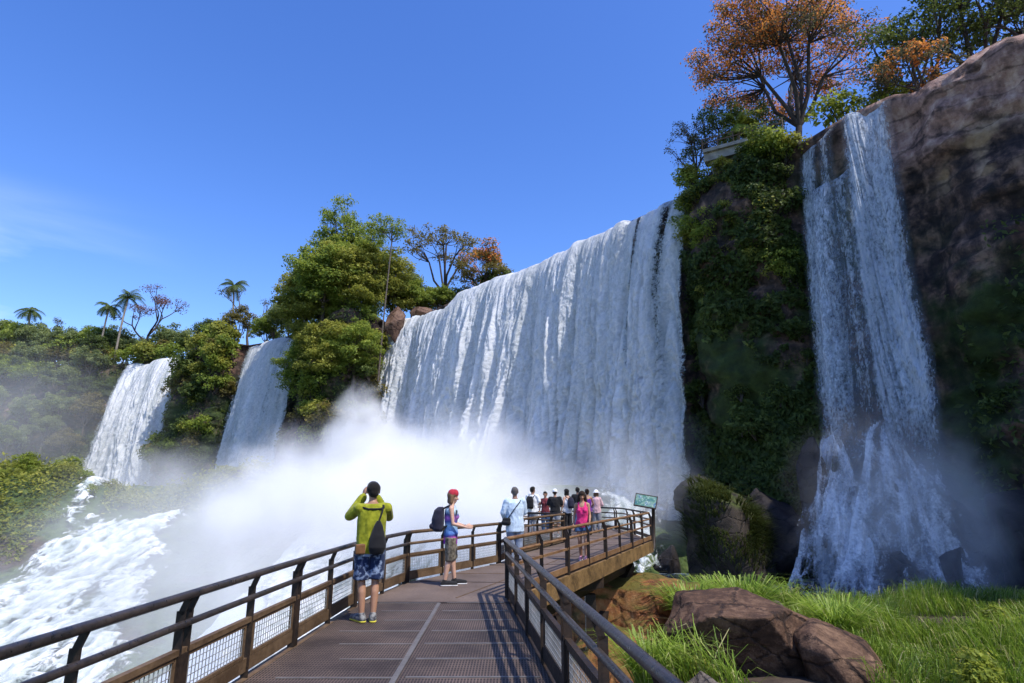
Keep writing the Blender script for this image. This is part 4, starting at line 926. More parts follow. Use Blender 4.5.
rock((-14.4, 94.8, 30.0), (2.2, 1.6, 1.2), .9, 43, 'redcliff', 'flat reddish rock on the lip just behind the first one', 'rock')

# white water spreading over the rock pile
t = NT('splashing_white_water'); p = t.pos(); d = t.attr('dens')
a = t.noise(t.scale(p, (1, 1, .6)), 1.1, 8, .68, .6); b = t.noise(p, 7., 4, .7)
f = t.math('ADD', t.math('MULTIPLY', a, .6), t.math('MULTIPLY', b, .4))
al = t.math('MULTIPLY', t.math('SUBTRACT', t.math('ADD', d, t.math('MULTIPLY', t.math('SUBTRACT', f, .5), 3.0)), .42), 1.25, clamp=True)
wb_ = t.bsdf(Base_Color=t.ramp(f, [(.38, (.50, .58, .68)), (.58, (.92, .95, .98))]), Roughness=.6, Specular_IOR_Level=.2, Normal=t.bump(f, .7, .3))
M['splash'] = t.done(t.n('MixShader', {0: al, 1: t.n('BsdfTransparent'), 2: t.n('MixShader', {0: .3, 1: wb_, 2: t.n('BsdfTranslucent', {0: (.9, .94, .98, 1)})})}))
def splash_fan(name, c, a0, half, R0, seed, dens, flat=1.2):
    nphi, nr = 150, 110
    ph = np.linspace(-half, half, nphi)[:, None]; q = np.linspace(0, 1, nr)[None, :]
    ang = a0 + ph + .12 * fbm(stack(ph * 5, q * 2, 1), 3, seed)
    lump = 1 - 2 * np.abs(fbm(stack(ph * 4.4, q * 2.4, 0), 4, seed + 1))
    rr = .3 + R0 * q * (1 + .35 * fbm(stack(ph * 3.2, 0, seed), 3, seed + 2))
    X_ = c[0] + rr * np.cos(ang); Y_ = c[1] + rr * np.sin(ang) * .85
    Z_ = c[2] - (c[2] + 4.5) * q ** flat + 1.1 * (lump - .3) * sstep(0, .2, q) + .55 * fbm(stack(ph * 16, q * 9, 3), 4, seed + 3)
    D = dens + .95 * fbm(stack(ph * 5.5, q * 2.6, 8), 5, seed + 4, .6) + .25 * (lump - .4) - .8 * sstep(.35, 1., np.abs(ph) / half + .3 * fbm(stack(ph * 3, q * 4, 4), 3, seed + 5)) - .35 * sstep(.8, 1, q) - .5 * sstep(.12, 0., q)
    o = mesh_np(name, stack(X_, Y_, Z_), grid_faces(nphi, nr)[:, ::-1], M['splash'], rf, True, {'dens': ('POINT', D)}, stack(ph * 7, rr, 0)[..., :2].reshape(-1, 2)); localise(o, rf)
splash_fan('splash_fan', (22.8, 37.0, 5.8), -2.15, .9, 6.2, 90, .74)
splash_fan('splash_fan', (20.4, 37.6, 2.8), -2.25, .9, 5.4, 190, .68)
splash_fan('splash_fan', (22.6, 35.4, 2.2), -2.0, .9, 4.2, 290, .68)
splash_fan('splash_fan', (21.3, 40.4, 5.4), -2.0, .5, 5.0, 390, .66, 1.6)
for i, (x, y, z, a, b, c) in enumerate([(20.6, 33.6, -2.9, 1.2, 1.0, 1.6), (22.6, 33.0, -3.2, 1.3, 1.1, 1.9), (18.6, 35.4, -3.5, 1.0, .9, 1.1), (21.9, 35.4, .8, 1.0, .8, 1.5)]):
    rock((x, y, z), (a, b, c), i * 1.3, 50 + i, 'wetrock', ['black rock in the middle of the splash of the right fall', 'black rock in the right half of the splash', 'low black rock at the left edge of the splash', 'black rock high in the splash of the right fall'][i], 'rock')

# ------------------------------------------------------------------ leaves, trees, shrubs
def leaf_quads(C, N, size, r, aspect=.5):
    n = len(C); N = N / (np.linalg.norm(N, axis=1)[:, None] + 1e-9)
    t = r.normal(size=(n, 3)); t[:, 2] -= .5
    t -= N * (t * N).sum(1)[:, None]; t /= np.linalg.norm(t, axis=1)[:, None] + 1e-9
    b = np.cross(N, t); s = (size * r.uniform(.6, 1.35, n))[:, None]
    V = np.stack([C - t * s * .5, C + b * s * aspect * .5, C + t * s * .5 + N * s * -.1, C - b * s * aspect * .5], 1)
    return V.reshape(-1, 3), np.arange(n * 4).reshape(-1, 4)
def crown(lobes, per, size, r, aspect=.55, fill=.62, droop=0.):
    C, Nn, T = [], [], []
    for (c, rad) in lobes:
        c = np.array(c); rad = np.array(rad); n = max(12, int(per * (rad.mean() ** 2)))
        d = r.normal(size=(n, 3)); d /= np.linalg.norm(d, axis=1)[:, None]
        d[:, 2] = np.where((d[:, 2] < -.35) & (r.random(n) < .6), -d[:, 2], d[:, 2])
        rr = fill + (1.04 - fill) * r.random(n) ** .6; rr = np.where(r.random(n) < .14, rr * r.uniform(1., 1.45, n), rr)
        rr = rr * (1 + .28 * fbm(d * 1.9 + c, 3, int(abs(c).sum() * 7) % 99))
        p = c + d * rad * rr[:, None]
        C.append(p); Nn.append(d * .7 + np.array([0, 0, .55]) + r.normal(size=(n, 3)) * .55)
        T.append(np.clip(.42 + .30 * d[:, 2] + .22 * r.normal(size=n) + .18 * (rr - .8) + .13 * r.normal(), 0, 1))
    C = np.concatenate(C); Nn = np.concatenate(Nn); T = np.concatenate(T)
    V, F = leaf_quads(C, Nn, size, r, aspect)
    return V, F, T
def skeleton(r, p, d, L, rad, depth, kids, spread, upb, tubes, tips, wob=.12, shrink=.68):
    d = np.array(d, float); d /= np.linalg.norm(d); pts = [np.array(p, float)]
    n = 4
    for i in range(n):
        d = d + r.normal(size=3) * wob + np.array([0, 0, upb * .12]); d /= np.linalg.norm(d); pts.append(pts[-1] + d * L / n)
    tubes.append((pts, np.linspace(rad, rad * .62, n + 1)))
    if depth == 0: tips.append(pts[-1]); return
    k = kids + int(r.integers(0, 2)); a0 = r.uniform(0, 6.28)
    x = np.cross(d, [0, 0, 1.]) if abs(d[2]) < .95 else np.array([1., 0, 0]); x /= np.linalg.norm(x); y = np.cross(d, x)
    for i in range(k):
        a = a0 + i * 6.283 / k + r.uniform(-.4, .4); sp = spread * r.uniform(.7, 1.25)
        nd_ = d * math.cos(sp) + (x * math.cos(a) + y * math.sin(a)) * math.sin(sp)
        st = pts[-1] if i < k - 1 or depth < 2 else pts[-2]
        skeleton(r, st, nd_, L * shrink * r.uniform(.8, 1.2), rad * .6, depth - 1, kids, spread, upb, tubes, tips, wob, shrink)
def bark(name, c): return simple(name, c, .85, 0, .35, 3., .6, .05)
M['bark'] = bark('grey_brown_bark', (.11, .085, .065)); M['bark_dark'] = bark('dark_bark', (.05, .038, .03)); M['bark_pale'] = bark('pale_bark', (.24, .20, .16))
M['leaf_green'] = leaf_mat('fresh_green_leaves', (.045, .075, .012), (.155, .22, .03), (.37, .41, .07))
M['leaf_dark'] = leaf_mat('dark_green_leaves', (.018, .033, .008), (.060, .092, .019), (.15, .19, .042))
M['leaf_yell'] = leaf_mat('yellow_green_leaves', (.055, .07, .012), (.19, .215, .03), (.41, .39, .075))
M['leaf_far'] = leaf_mat('hazy_green_leaves', (.06, .088, .034), (.155, .20, .07), (.31, .34, .11))  # distance haze put into a paler, duller leaf green
M['leaf_brown'] = leaf_mat('olive_brown_leaves', (.045, .042, .014), (.135, .12, .03), (.27, .22, .06))
M['leaf_orange'] = leaf_mat('orange_flowers', (.26, .06, .012), (.66, .19, .035), (.85, .36, .09))
M['leaf_plum'] = leaf_mat('purplish_olive_leaves', (.036, .036, .022), (.085, .078, .040), (.15, .14, .06))
M['leaf_red'] = leaf_mat('reddish_twigs', (.07, .035, .03), (.16, .075, .06), (.24, .13, .09))
M['leaf_bright'] = leaf_mat('sunlit_lime_leaves', (.06, .085, .010), (.19, .24, .025), (.36, .40, .06))
def tree(name, seed, H, trunkH, spread, depth, kids, leafm, barkm, per, size, lobe, wob=.12, upb=.5, shrink=.7, aspect=.55, fill=.6, extra=None, flat=.8, rad=None, dropout=0., body=0):
    r = np.random.default_rng(seed); tubes, tips = [], []
    skeleton(r, (0, 0, -.6), (r.normal() * .06, r.normal() * .06, 1), trunkH, rad or H * .022, depth, kids, spread, upb, tubes, tips, wob, shrink)
    tips = np.array(tips); sc = (H - lobe * flat * .8) / tips[:, 2].max()
    mb = MB()
    for pts, rd in tubes: mb.tube(np.array(pts) * sc, rd * 1., 6 if rd[0] > .05 else 4, False)
    root = empty(name)
    mb.build('trunk', M[barkm], root, True)
    keep = r.random(len(tips)) >= dropout
    lobes = [(t_ * sc, np.array([1, 1, flat]) * lobe * r.uniform(.65, 1.25)) for t_ in tips[keep]]
    for k in range(body):
        a_, b_ = tips[r.integers(len(tips))] * sc, tips[r.integers(len(tips))] * sc
        c_ = a_ + (b_ - a_) * r.uniform(.1, .5); ax_ = np.array([0, 0, c_[2]]); c_ = ax_ + (c_ - ax_) * r.uniform(.55, 1.15); c_[2] *= r.uniform(.45, 1.02)
        lobes.append((c_, np.array([1, 1, flat]) * lobe * r.uniform(.45, .95)))
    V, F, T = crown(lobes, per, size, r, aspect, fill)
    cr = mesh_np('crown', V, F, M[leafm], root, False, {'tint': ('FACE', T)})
    if extra:
        m2, frac, per2, s2 = extra
        l2 = [l for l in lobes if r.random() < frac]
        V, F, T = crown([(c, rd * 1.04) for c, rd in l2], per2, s2, r, .6, .75)
        mesh_np('blossom', V, F, M[m2], root, False, {'tint': ('FACE', T)})
    return root
def dome_tree(name, seed, H, R_, rz_, leafm, barkm, nl, lobe, per, size, rad=.22, fork=.35, forks=5, fill=.3, flat=.85, extra=None, low=-.35, aspect=.55, wild=.3):
    """trunk, forks and branches reaching into leaf clumps spread through an uneven dome"""
    r = np.random.default_rng(seed); zc = H - rz_ * 1.0; mb = MB(); lobes = []; C = []
    for k in range(nl * 6):
        d = r.normal(size=3); d /= np.linalg.norm(d)
        if d[2] < low: continue
        q = d * np.array([R_, R_, rz_]) * r.uniform(.35, 1.) ** .6 * (1 + wild * fbm(d * 1.6 + seed, 2, seed)); c = q + (0, 0, zc)
        if all(np.linalg.norm(c - o_) > lobe * .8 for o_ in C): C.append(c)
        if len(C) >= nl: break
    C = np.array(C); zt = H * fork; off = r.normal(size=2) * .03 * H
    top = np.array([off[0], off[1], zt])
    mb.tube([(0, 0, -.7), (off[0] * .3, off[1] * .3, zt * .4), top], [rad * 1.15, rad * .9, rad * .75], 7, False)
    az = np.linspace(0, 6.283, forks, endpoint=False) + r.uniform(0, 6)
    fk = [top + np.array([math.cos(a) * R_ * .38 * r.uniform(.6, 1.2), math.sin(a) * R_ * .38 * r.uniform(.6, 1.2), (zc - zt) * r.uniform(.55, 1.05)]) for a in az] + [top + np.array([0, 0, (zc - zt) * 1.1 + rz_ * .2])]
    for f_ in fk:
        m_ = (top + f_) / 2 + r.normal(size=3) * .12 * R_ * .4 - (0, 0, .05 * R_); mb.tube([top, m_, f_], [rad * .6, rad * .48, rad * .36], 6, False)
    for c in C:
        f_ = fk[int(np.argmin([np.linalg.norm((c - f) * (1, 1, .7)) for f in fk]))]; m_ = f_ + (c - f_) * .55 + r.normal(size=3) * .10 * np.linalg.norm(c - f_)
        mb.tube([f_, m_, c], [rad * .22, rad * .14, rad * .06], 4, False)
        lobes.append((c, np.array([r.uniform(.8, 1.3), r.uniform(.8, 1.3), flat * r.uniform(.7, 1.2)]) * lobe * r.uniform(.6, 1.25)))
    root = empty(name); mb.build('trunk', M[barkm], root, True)
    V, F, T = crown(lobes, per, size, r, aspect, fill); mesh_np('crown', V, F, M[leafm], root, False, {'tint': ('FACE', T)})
    if extra:
        m2, thr, per2, s2 = extra
        l2 = [(c + (0, 0, .15 * lobe), rd) for c, rd in lobes if (c[2] - zc) / rz_ + .9 * fbm(c * .22 + seed, 2, 3) > thr]
        V, F, T = crown(l2, per2, s2, r, .6, .55); mesh_np('blossom', V, F, M[m2], root, False, {'tint': ('FACE', T)})
    return root
def palm(name, seed, H, leafm='leaf_dark', nf=17, FL=2.6):
    r = np.random.default_rng(seed); root = empty(name); mb = MB()
    lean = r.normal(size=2) * .04 * H; pts = [np.array([lean[0] * (i / 7) ** 2, lean[1] * (i / 7) ** 2, -.6 + (H + .6) * i / 7]) for i in range(8)]
    mb.tube(pts, np.linspace(.17, .11, 8), 7).build('trunk', M['bark_pale'], root, True)
    top = pts[-1]; C, N, Vs = [], [], []; n = 0; V = []; F = []; T = []
    for k in range(nf):
        a = k * 2.4 + r.uniform(-.2, .2); e = r.uniform(-.2, 1.15); p = top.copy(); d = np.array([math.cos(a) * math.cos(e), math.sin(a) * math.cos(e), math.sin(e)])
        L_ = FL * r.uniform(.8, 1.1); ns = 14
        for i in range(ns):
            q = p + d * L_ / ns; d = d + np.array([0, 0, -.13 - .05 * i / ns]); d /= np.linalg.norm(d)
            sd = np.cross(d, [0, 0, 1.]); sd /= np.linalg.norm(sd) + 1e-9
            w_ = .62 * FL / 2.6 * math.sin(math.pi * (.12 + .85 * i / ns))
            for s in (-1, 1):
                for u in (.25, .75):
                    m_ = p + (q - p) * u; tip = m_ + sd * s * w_ + d * w_ * .5 - np.array([0, 0, w_ * .55]); h_ = d * .045
                    V += [m_ - h_, m_ + h_, tip]; F.append((n, n + 1, n + 2)); n += 3; T.append(np.clip(.45 + .3 * e + r.normal() * .15, 0, 1))
            p = q
    mesh_np('crown', V, np.array(F), M[leafm], root, False, {'tint': ('FACE', T)})
    return root
def place(o, x, y, z, s=1., rz=0., label=None, cat='tree', group=None, sz=None):
    o.location = (x, y, z); o.scale = (s, s, sz or s); o.rotation_euler = (0, 0, rz); return tag(o, label, cat, group)
used_proto = set()
def inst(proto, x, y, z, s, rz, label, cat='tree', group=None, sz=None):
    o = proto if proto.name not in used_proto else copy_tree(proto)
    used_proto.add(proto.name); return place(o, x, y, z, s, rz, label, cat, group, sz)

BA = dome_tree('broadleaf_tree', 1, 10, 3.9, 3.7, 'leaf_far', 'bark', 44, 1.15, 150, .42)
BB = dome_tree('broadleaf_tree', 2, 10, 3.6, 3.9, 'leaf_green', 'bark', 44, 1.1, 150, .40, wild=.5)
BC = dome_tree('broadleaf_tree', 3, 10, 3.2, 3.6, 'leaf_dark', 'bark_dark', 36, 1.0, 140, .40, fork=.45, wild=.6)
BD = dome_tree('broadleaf_tree', 4, 10, 3.6, 3.2, 'leaf_brown', 'bark', 36, 1.0, 130, .38, wild=.5, fill=.15)
def shrub(name, seed, leafm, n=6, per=260, size=.28, R_=1.3, flat=.8):
    r = np.random.default_rng(seed); mb = MB(); lobes = []
    for k in range(n):
        a = r.uniform(0, 6.28); d = r.uniform(.1, .9) * R_; c = np.array([math.cos(a) * d, math.sin(a) * d, r.uniform(.35, 1.3) * R_])
        mb.tube([(0, 0, -.3), c * .5 + (0, 0, .1), c], [.06, .04, .02], 4, False); lobes.append((c, np.array([1, 1, flat]) * R_ * r.uniform(.45, .75)))
    root = empty(name); mb.build('stem', M['bark_dark'], root, True)
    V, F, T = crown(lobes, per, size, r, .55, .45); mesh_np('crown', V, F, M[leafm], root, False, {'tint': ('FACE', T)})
    return root
SG = shrub('shrub', 61, 'leaf_green'); SY = shrub('shrub', 62, 'leaf_yell'); SD = shrub('shrub', 63, 'leaf_dark'); SB = shrub('shrub', 64, 'leaf_bright', per=300, size=.24); SO = shrub('shrub', 65, 'leaf_brown')
r5 = np.random.default_rng(55)
# the hillside at the far left
s0, s1 = cum[24] + 4, cum[28]
names_ = {0: ('hazy green tree on the far left hillside', 'hazy green trees on the far left hillside'), 1: ('fresh green tree on the far left hillside', 'fresh green trees on the far left hillside'), 2: ('dark green tree on the far left hillside', 'dark green trees on the far left hillside'), 3: ('olive brown tree on the far left hillside', 'olive brown trees on the far left hillside')}
def on_slope(s, q):
    a = rim_at(np.array([s]))[0]; n = rim_n(np.array([s]))[0]; o_ = a[3] * q ** 1.3
    return a[0] + n[0] * o_, a[1] + n[1] * o_, a[2] + (a[4] - a[2]) * q
pts_ = []
tries = 0
while len(pts_) < 72 and tries < 6000:
    tries += 1
    s = r5.uniform(s0, s0 + 62); q = r5.random() ** .9 * .99; x, y, z = on_slope(s, q)
    if all((x - a) ** 2 + (y - b) ** 2 + 1.3 * (z - c) ** 2 > 13 for a, b, c in pts_): pts_.append((x, y, z))
for x, y, z in pts_:
    k = int(r5.choice([0, 0, 0, 0, 1, 1, 2, 3])); pr_ = [BA, BB, BC, BD][k]
    inst(pr_, x, y, z - 1.0, r5.uniform(.55, .95), r5.uniform(0, 6.28), names_[k][0], 'tree', names_[k][1])
for i in range(26):       # skyline behind the rim on the left
    s = s0 - 6 + i * 3.0 + r5.uniform(-.8, .8); a = rim_at(np.array([s]))[0]; n = rim_n(np.array([s]))[0]; bk = r5.uniform(2, 9)
    k = int(r5.choice([0, 0, 0, 1, 1, 3])); pr_ = [BA, BB, BC, BD][k]
    inst(pr_, a[0] - n[0] * bk, a[1] - n[1] * bk, a[2] - .6, r5.uniform(.75, 1.2), r5.uniform(0, 6.28), names_[k][0].replace('on the far left hillside', 'on the far left skyline'), 'tree', names_[k][1].replace('on the far left hillside', 'on the far left skyline'))

for i in range(34):
    s = s0 - 8 + i * 2.3 + r5.uniform(-.8, .8); a = rim_at(np.array([s]))[0]; n = rim_n(np.array([s]))[0]
    inst([SG, SY, SO][i % 3], a[0] - n[0] * 2, a[1] - n[1] * 2, a[2] - .6, r5.uniform(1.5, 2.6), i, ['fresh green', 'yellow green', 'olive brown'][i % 3] + ' undergrowth bush along the far left skyline', 'bush', ['fresh green', 'yellow green', 'olive brown'][i % 3] + ' undergrowth bushes on the far left skyline')
# rim trees, one by one: (x, y, z) of the foot
DRY = tree('dry_tree', 11, 12, 4.5, .62, 3, 2, 'leaf_red', 'bark_dark', 150, .22, .95, fill=.2, shrink=.66, flat=.7)
inst(DRY, -77.5, 122, 26.2, 1.4, .4, 'bare reddish spreading tree on the skyline above the farthest fall')
BARE = tree('bare_tree', 12, 11, 4.5, .45, 3, 2, 'leaf_plum', 'bark', 90, .24, .8, fill=.3)
inst(BARE, -51.5, 114, 26.8, 1.25, 1., 'small bare grey tree beside the palm between the two left falls')
c2_ = inst(BARE, -98, 126, 26.5, 1.0, 2.3, 'thin leafless grey tree on the far left skyline')
PA = palm('palm_tree', 21, 10); PB = palm('palm_tree', 22, 9.5)
inst(PA, -82.0, 121.0, 26.3, 1.5, 0, 'tall palm just left of the bare reddish tree'); inst(PB, -85.8, 121.5, 26.3, 1.35, 2, 'shorter palm left of the tall palm on the skyline', 'tree')
inst(PA, -54.5, 113, 27, 1.4, 1.5, 'palm rising above the trees between the two left falls'); inst(PB, -104, 125, 26.3, 1.35, 1., 'slim palm at the far left end of the skyline')
MID = [(BB, -57.5, 112.5, 26.6, .62, 'fresh green tree between the two left falls, left one'), (BD, -51, 108.0, 26.6, .8, 'olive tree on the rim at the left lip of the second fall'), (BC, -58.5, 113, 26.6, .75, 'dark tree on the rim right of the farthest fall'), (BB, -46.5, 109.5, 26.4, .65, 'small green tree just behind the lip of the second fall'),
       (BC, -66.5, 119.5, 26.6, .6, 'dark tree behind the right lip of the farthest fall'), (BD, -72, 121, 26.6, .5, 'low olive tree behind the middle of the farthest fall'), (BA, -77, 123, 26.6, .55, 'hazy tree behind the left lip of the farthest fall'), (BB, -43.5, 106.5, 26.5, .72, 'green tree behind the right lip of the second fall'), (BA, -40, 104, 26.5, .8, 'hazy green tree left of the tall clump')]
for pr_, x, y, z, s, lab in MID: inst(pr_, x, y, z - .3, s * 1.05, x, lab)
# the tall clump on the buttress
CLA = dome_tree('tall_clump_tree', 31, 15, 4.6, 5.6, 'leaf_green', 'bark', 95, 1.15, 150, .38, wild=.55, rad=.3, low=-.75)
CLB = dome_tree('tall_clump_tree', 32, 14, 4.8, 5.4, 'leaf_yell', 'bark', 95, 1.15, 150, .38, wild=.55, rad=.28, low=-.75)
CLC = dome_tree('tall_clump_tree', 33, 15.5, 4.2, 4.2, 'leaf_green', 'bark_dark', 60, 1.0, 105, .34, fork=.45, fill=.15, wild=.6, rad=.28)
for pr_, x, y, z, s, sz, lab in [(CLA, -31.6, 90, 25.0, .98, 1.0, 'bright green leafy tree at the left of the tall clump'), (CLB, -28.2, 90.5, 26, .92, .95, 'yellow green rounded tree in the middle of the tall clump'), (CLC, -30.5, 94, 28.5, .9, 1.25, 'dark thin crowned tree rising behind the tall clump'),
                             (CLA, -27.0, 91.5, 22.5, .7, .8, 'green tree at the right front of the tall clump'), (CLB, -33.2, 93, 20.0, .8, .85, 'lower green tree on the left flank of the tall clump'), (CLC, -25.5, 94, 27.5, .62, 1.05, 'dark tree beside the slim tall trunk'), (CLB, -29.0, 87.5, 14.5, .78, .85, 'drooping green tree on the face of the clump'), (CLA, -25.5, 87.5, 15.0, .72, .75, 'green tree hanging on the rock face below the slim trunk'), (CLB, -35.5, 94, 24.0, .9, .95, 'yellow green tree at the far left edge of the tall clump'), (CLA, -33.5, 91, 12.5, .75, .8, 'low green tree at the left foot of the tall clump'), (CLB, -24.5, 95, 26.5, .95, 1.0, 'yellow green tree on the right behind the slim tall trunk'), (CLA, -29, 96, 28, 1.05, 1.05, 'green domed tree topping the tall clump'), (CLB, -34, 97, 26, .9, .9, 'yellow green tree behind the left of the tall clump')]:
    inst(pr_, x + 2.0, y, z, s * 1.25, x * 2, lab, sz=sz)
for i in range(26):
    s = r5.uniform(cum[21] - 2.5, cum[22] + 4); q = .01 + r5.random() * .42; x, y, z = on_slope(s, q); n = rim_n(np.array([s]))[0]
    inst([SG, SD, SY, SO][i % 4], x + n[0] * .5, y + n[1] * .5, z - .5, r5.uniform(1.1, 1.9), i, ['fresh green', 'dark green', 'yellow green', 'olive brown'][i % 4] + ' bush on the rock face, rock between the left falls', 'bush', ['fresh green', 'dark green', 'yellow green', 'olive brown'][i % 4] + ' bushes, rock between the left falls')
for i in range(14):
    s = r5.uniform(cum[20] - .5, cum[24] + .5); a = rim_at(np.array([s]))[0]; n = rim_n(np.array([s]))[0]
    if cum[20] + 3 < s < cum[23] - 1 or i % 2: inst(*[(SG,), (SY,), (SD,)][i % 3], a[0] - n[0] * 1.6, a[1] - n[1] * 1.6, a[2] - .5, r5.uniform(1.4, 2.3), i, ['fresh green', 'yellow green', 'dark green'][i % 3] + ' bush on the rim between the two left falls', 'bush', ['fresh green', 'yellow green', 'dark green'][i % 3] + ' bushes on the rim, left')
SL = dome_tree('slim_tree', 41, 25.5, 3.0, 2.0, 'leaf_green', 'bark', 30, .8, 130, .32, rad=.13, fork=.84, fill=.15, wild=.6, low=-.5)
inst(SL, -19.9, 88.0, 18.0, 1.0, .5, 'slim tall tree with a bare pale trunk and small high crown')
UM = dome_tree('umbrella_tree', 42, 12.5, 5.0, 2.6, 'leaf_brown', 'bark_dark', 46, .85, 105, .30, fork=.36, fill=.1, wild=.5, low=-.05, flat=.6, rad=.28)
UM2 = dome_tree('umbrella_tree', 43, 11, 4.4, 3.4, 'leaf_brown', 'bark_dark', 50, .95, 130, .32, wild=.5, extra=('leaf_orange', .15, 90, .3), rad=.26)
inst(UM, -12.0, 103, 29, 1.5, 0., 'airy umbrella shaped tree behind the left lip of the main fall')
inst(UM2, -4.8, 99.5, 29, 1.22, 0., 'orange brown tree on the skyline above the main fall')
for pr_, x, y, s, lab in [(BC, -17.5, 101.5, .62, 'dark tree below the umbrella shaped tree'), (BB, -14.5, 100.5, .5, 'low green tree on the left lip of the main fall'), (BC, -9.0, 101, .55, 'dark rounded tree right of the umbrella shaped tree'), (BC, -2.2, 98, .72, 'dark tree right behind the orange brown tree'), (BD, -7.0, 98.5, .42, 'low olive bush tree left of the orange brown tree'), (BC, 1.4, 94, .55, 'small dark treetop just showing over the lip of the main fall'), (BB, -12.5, 98.5, .5, 'fresh green low tree left of the orange brown tree'), (BB, -17.0, 97.8, .55, 'leafy green tree just above the reddish rocks'), (BA, -20.5, 99, .75, 'hazy green tree behind the slim tall trunk')]:
    inst(pr_, x, y, 28.4, s * (1.45 if x < 1 else 1.), x * 3, lab)
# right-hand rim
OR = dome_tree('flowering_tree', 58, 17.0, 7.4, 5.4, 'leaf_plum', 'bark_dark', 150, 1.1, 150, .21, fork=.27, forks=6, fill=.05, wild=.5, low=-.35, flat=.6, extra=('leaf_orange', -.12, 135, .24), rad=.36)
inst(OR, 25.4, 48.2, 28.8, 1.04, 2.2, 'large spreading tree covered with orange blossom beside the right fall')
RA = dome_tree('rim_tree', 52, 9, 3.9, 3.4, 'leaf_dark', 'bark_dark', 60, .85, 150, .25, fork=.3, fill=.15, wild=.5)
RB = dome_tree('rim_tree', 53, 9, 4.0, 3.2, 'leaf_plum', 'bark_dark', 50, .8, 110, .23, fork=.3, fill=.1, wild=.6)
for pr_, x, y, z, s, lab in [(RA, 19.6, 50.6, 29.3, .86, 'dark leafy tree on the cliff corner right of the main fall'), (RB, 17.6, 51.6, 29.2, .74, 'purplish thin leaved tree overhanging the right end of the main fall'), (RA, 22.3, 50.2, 29.4, .82, 'dark tree behind the lookout on the cliff'),
                             (RA, 36.0, 40.5, 29.4, 1.5, 'dark leafy tree at the top right corner above the cliff'), (RA, 33.0, 42.5, 29.4, 1.2, 'dark tree on the cliff top left of the corner tree'), (RA, 39.5, 38, 30.5, 1.1, 'dark tree cut off by the right edge on the cliff top')]:
    inst(pr_, x, y, z, s, x * 2.3, lab)
RO = dome_tree('rim_bush', 54, 4.5, 3.0, 1.8, 'leaf_plum', 'bark_dark', 40, .7, 150, .22, fork=.25, fill=.1, extra=('leaf_orange', .0, 170, .24), rad=.12)
inst(RO, 30.2, 39.0, 29.5, 1.0, 0, 'low bush with orange blossom on the cliff edge right of the right fall', 'bush')
PC = palm('tree_fern', 55, 3.0, 'leaf_green', 18, 2.4)
inst(PC, 20.6, 48.9, 30.6, 1.1, 0, 'feathery green palm leaning over the cliff corner', 'palm')
inst(SB, 27.3, 43.6, 29.6, 1.75, 0, 'lime green sunlit bush between the orange tree and the right fall', 'bush'); inst(SB, 29.4, 42.0, 29.8, 1.35, 2, 'smaller lime green bush on the lip of the right fall', 'bush'); inst(SB, 40.2, 36.0, 31.5, 1.2, 2, 'lime green bush at the very right edge of the cliff top', 'bush')
inst(SO, -25.2, 84.8, 9.5, 2.0, 0, 'large yellow brown bush low on the rock face left of the main fall', 'bush'); inst(SD, -21.0, 87.4, 17.5, 1.4, 1, 'dark green bush on the rock beside the left edge of the main fall', 'bush')
# draping bushes over the cliff corner right of the main fall
for i in range(48):
    s = r5.uniform(cum[9] - 2.6, cum[11] - .6); q = r5.random() ** 1.5 * .34; x, y, z = on_slope(s, q); n = rim_n(np.array([s]))[0]
    pr_, lab, gp = [(SG, 'fresh green bush draped over the cliff corner right of the main fall', 'fresh green bushes on the cliff corner'), (SY, 'yellow green bush draped over the cliff corner right of the main fall', 'yellow green bushes on the cliff corner'), (SD, 'dark bush draped over the cliff corner right of the main fall', 'dark bushes on the cliff corner')][int(r5.choice([0, 1, 1, 0, 2]))]
    inst(pr_, x + n[0] * .6, y + n[1] * .2, z - .4, r5.uniform(.6, 1.15), r5.uniform(0, 6), lab, 'bush', gp)
for i in range(46):       # buttresses between the falls
    k = int(r5.choice([16, 17, 18, 17, 21, 22])); s = r5.uniform(cum[k] - 1.5, cum[k] + (4.5 if k != 22 else 4.0)); q = .12 + r5.random() ** .9 * .7; x, y, z = on_slope(s, q); n = rim_n(np.array([s]))[0]
    w_ = 'tall clump' if k < 20 else 'rock between the left falls'
    pr_, c_ = [(SG, 'fresh green'), (SY, 'yellow green'), (SD, 'dark green'), (SO, 'olive brown')][int(r5.choice([0, 1, 2, 2, 3]))]
    inst(pr_, x + n[0] * .5, y + n[1] * .5, z - .5, r5.uniform(1.0, 1.9), r5.uniform(0, 6), f'{c_} bush on the rock face, {w_}', 'bush', f'{c_} bushes, {w_}')
for i in range(16):
    s = r5.uniform(cum[2], cum[5]); q = .3 + r5.random() * .45; x, y, z = on_slope(s, q); n = rim_n(np.array([s]))[0]
    inst(SD, x + n[0] * .2, y + n[1] * .2, z - .4, r5.uniform(.5, 1.0), r5.uniform(0, 6), 'dark green fern bush clinging to the shaded right cliff', 'bush', 'fern bushes on the shaded right cliff')

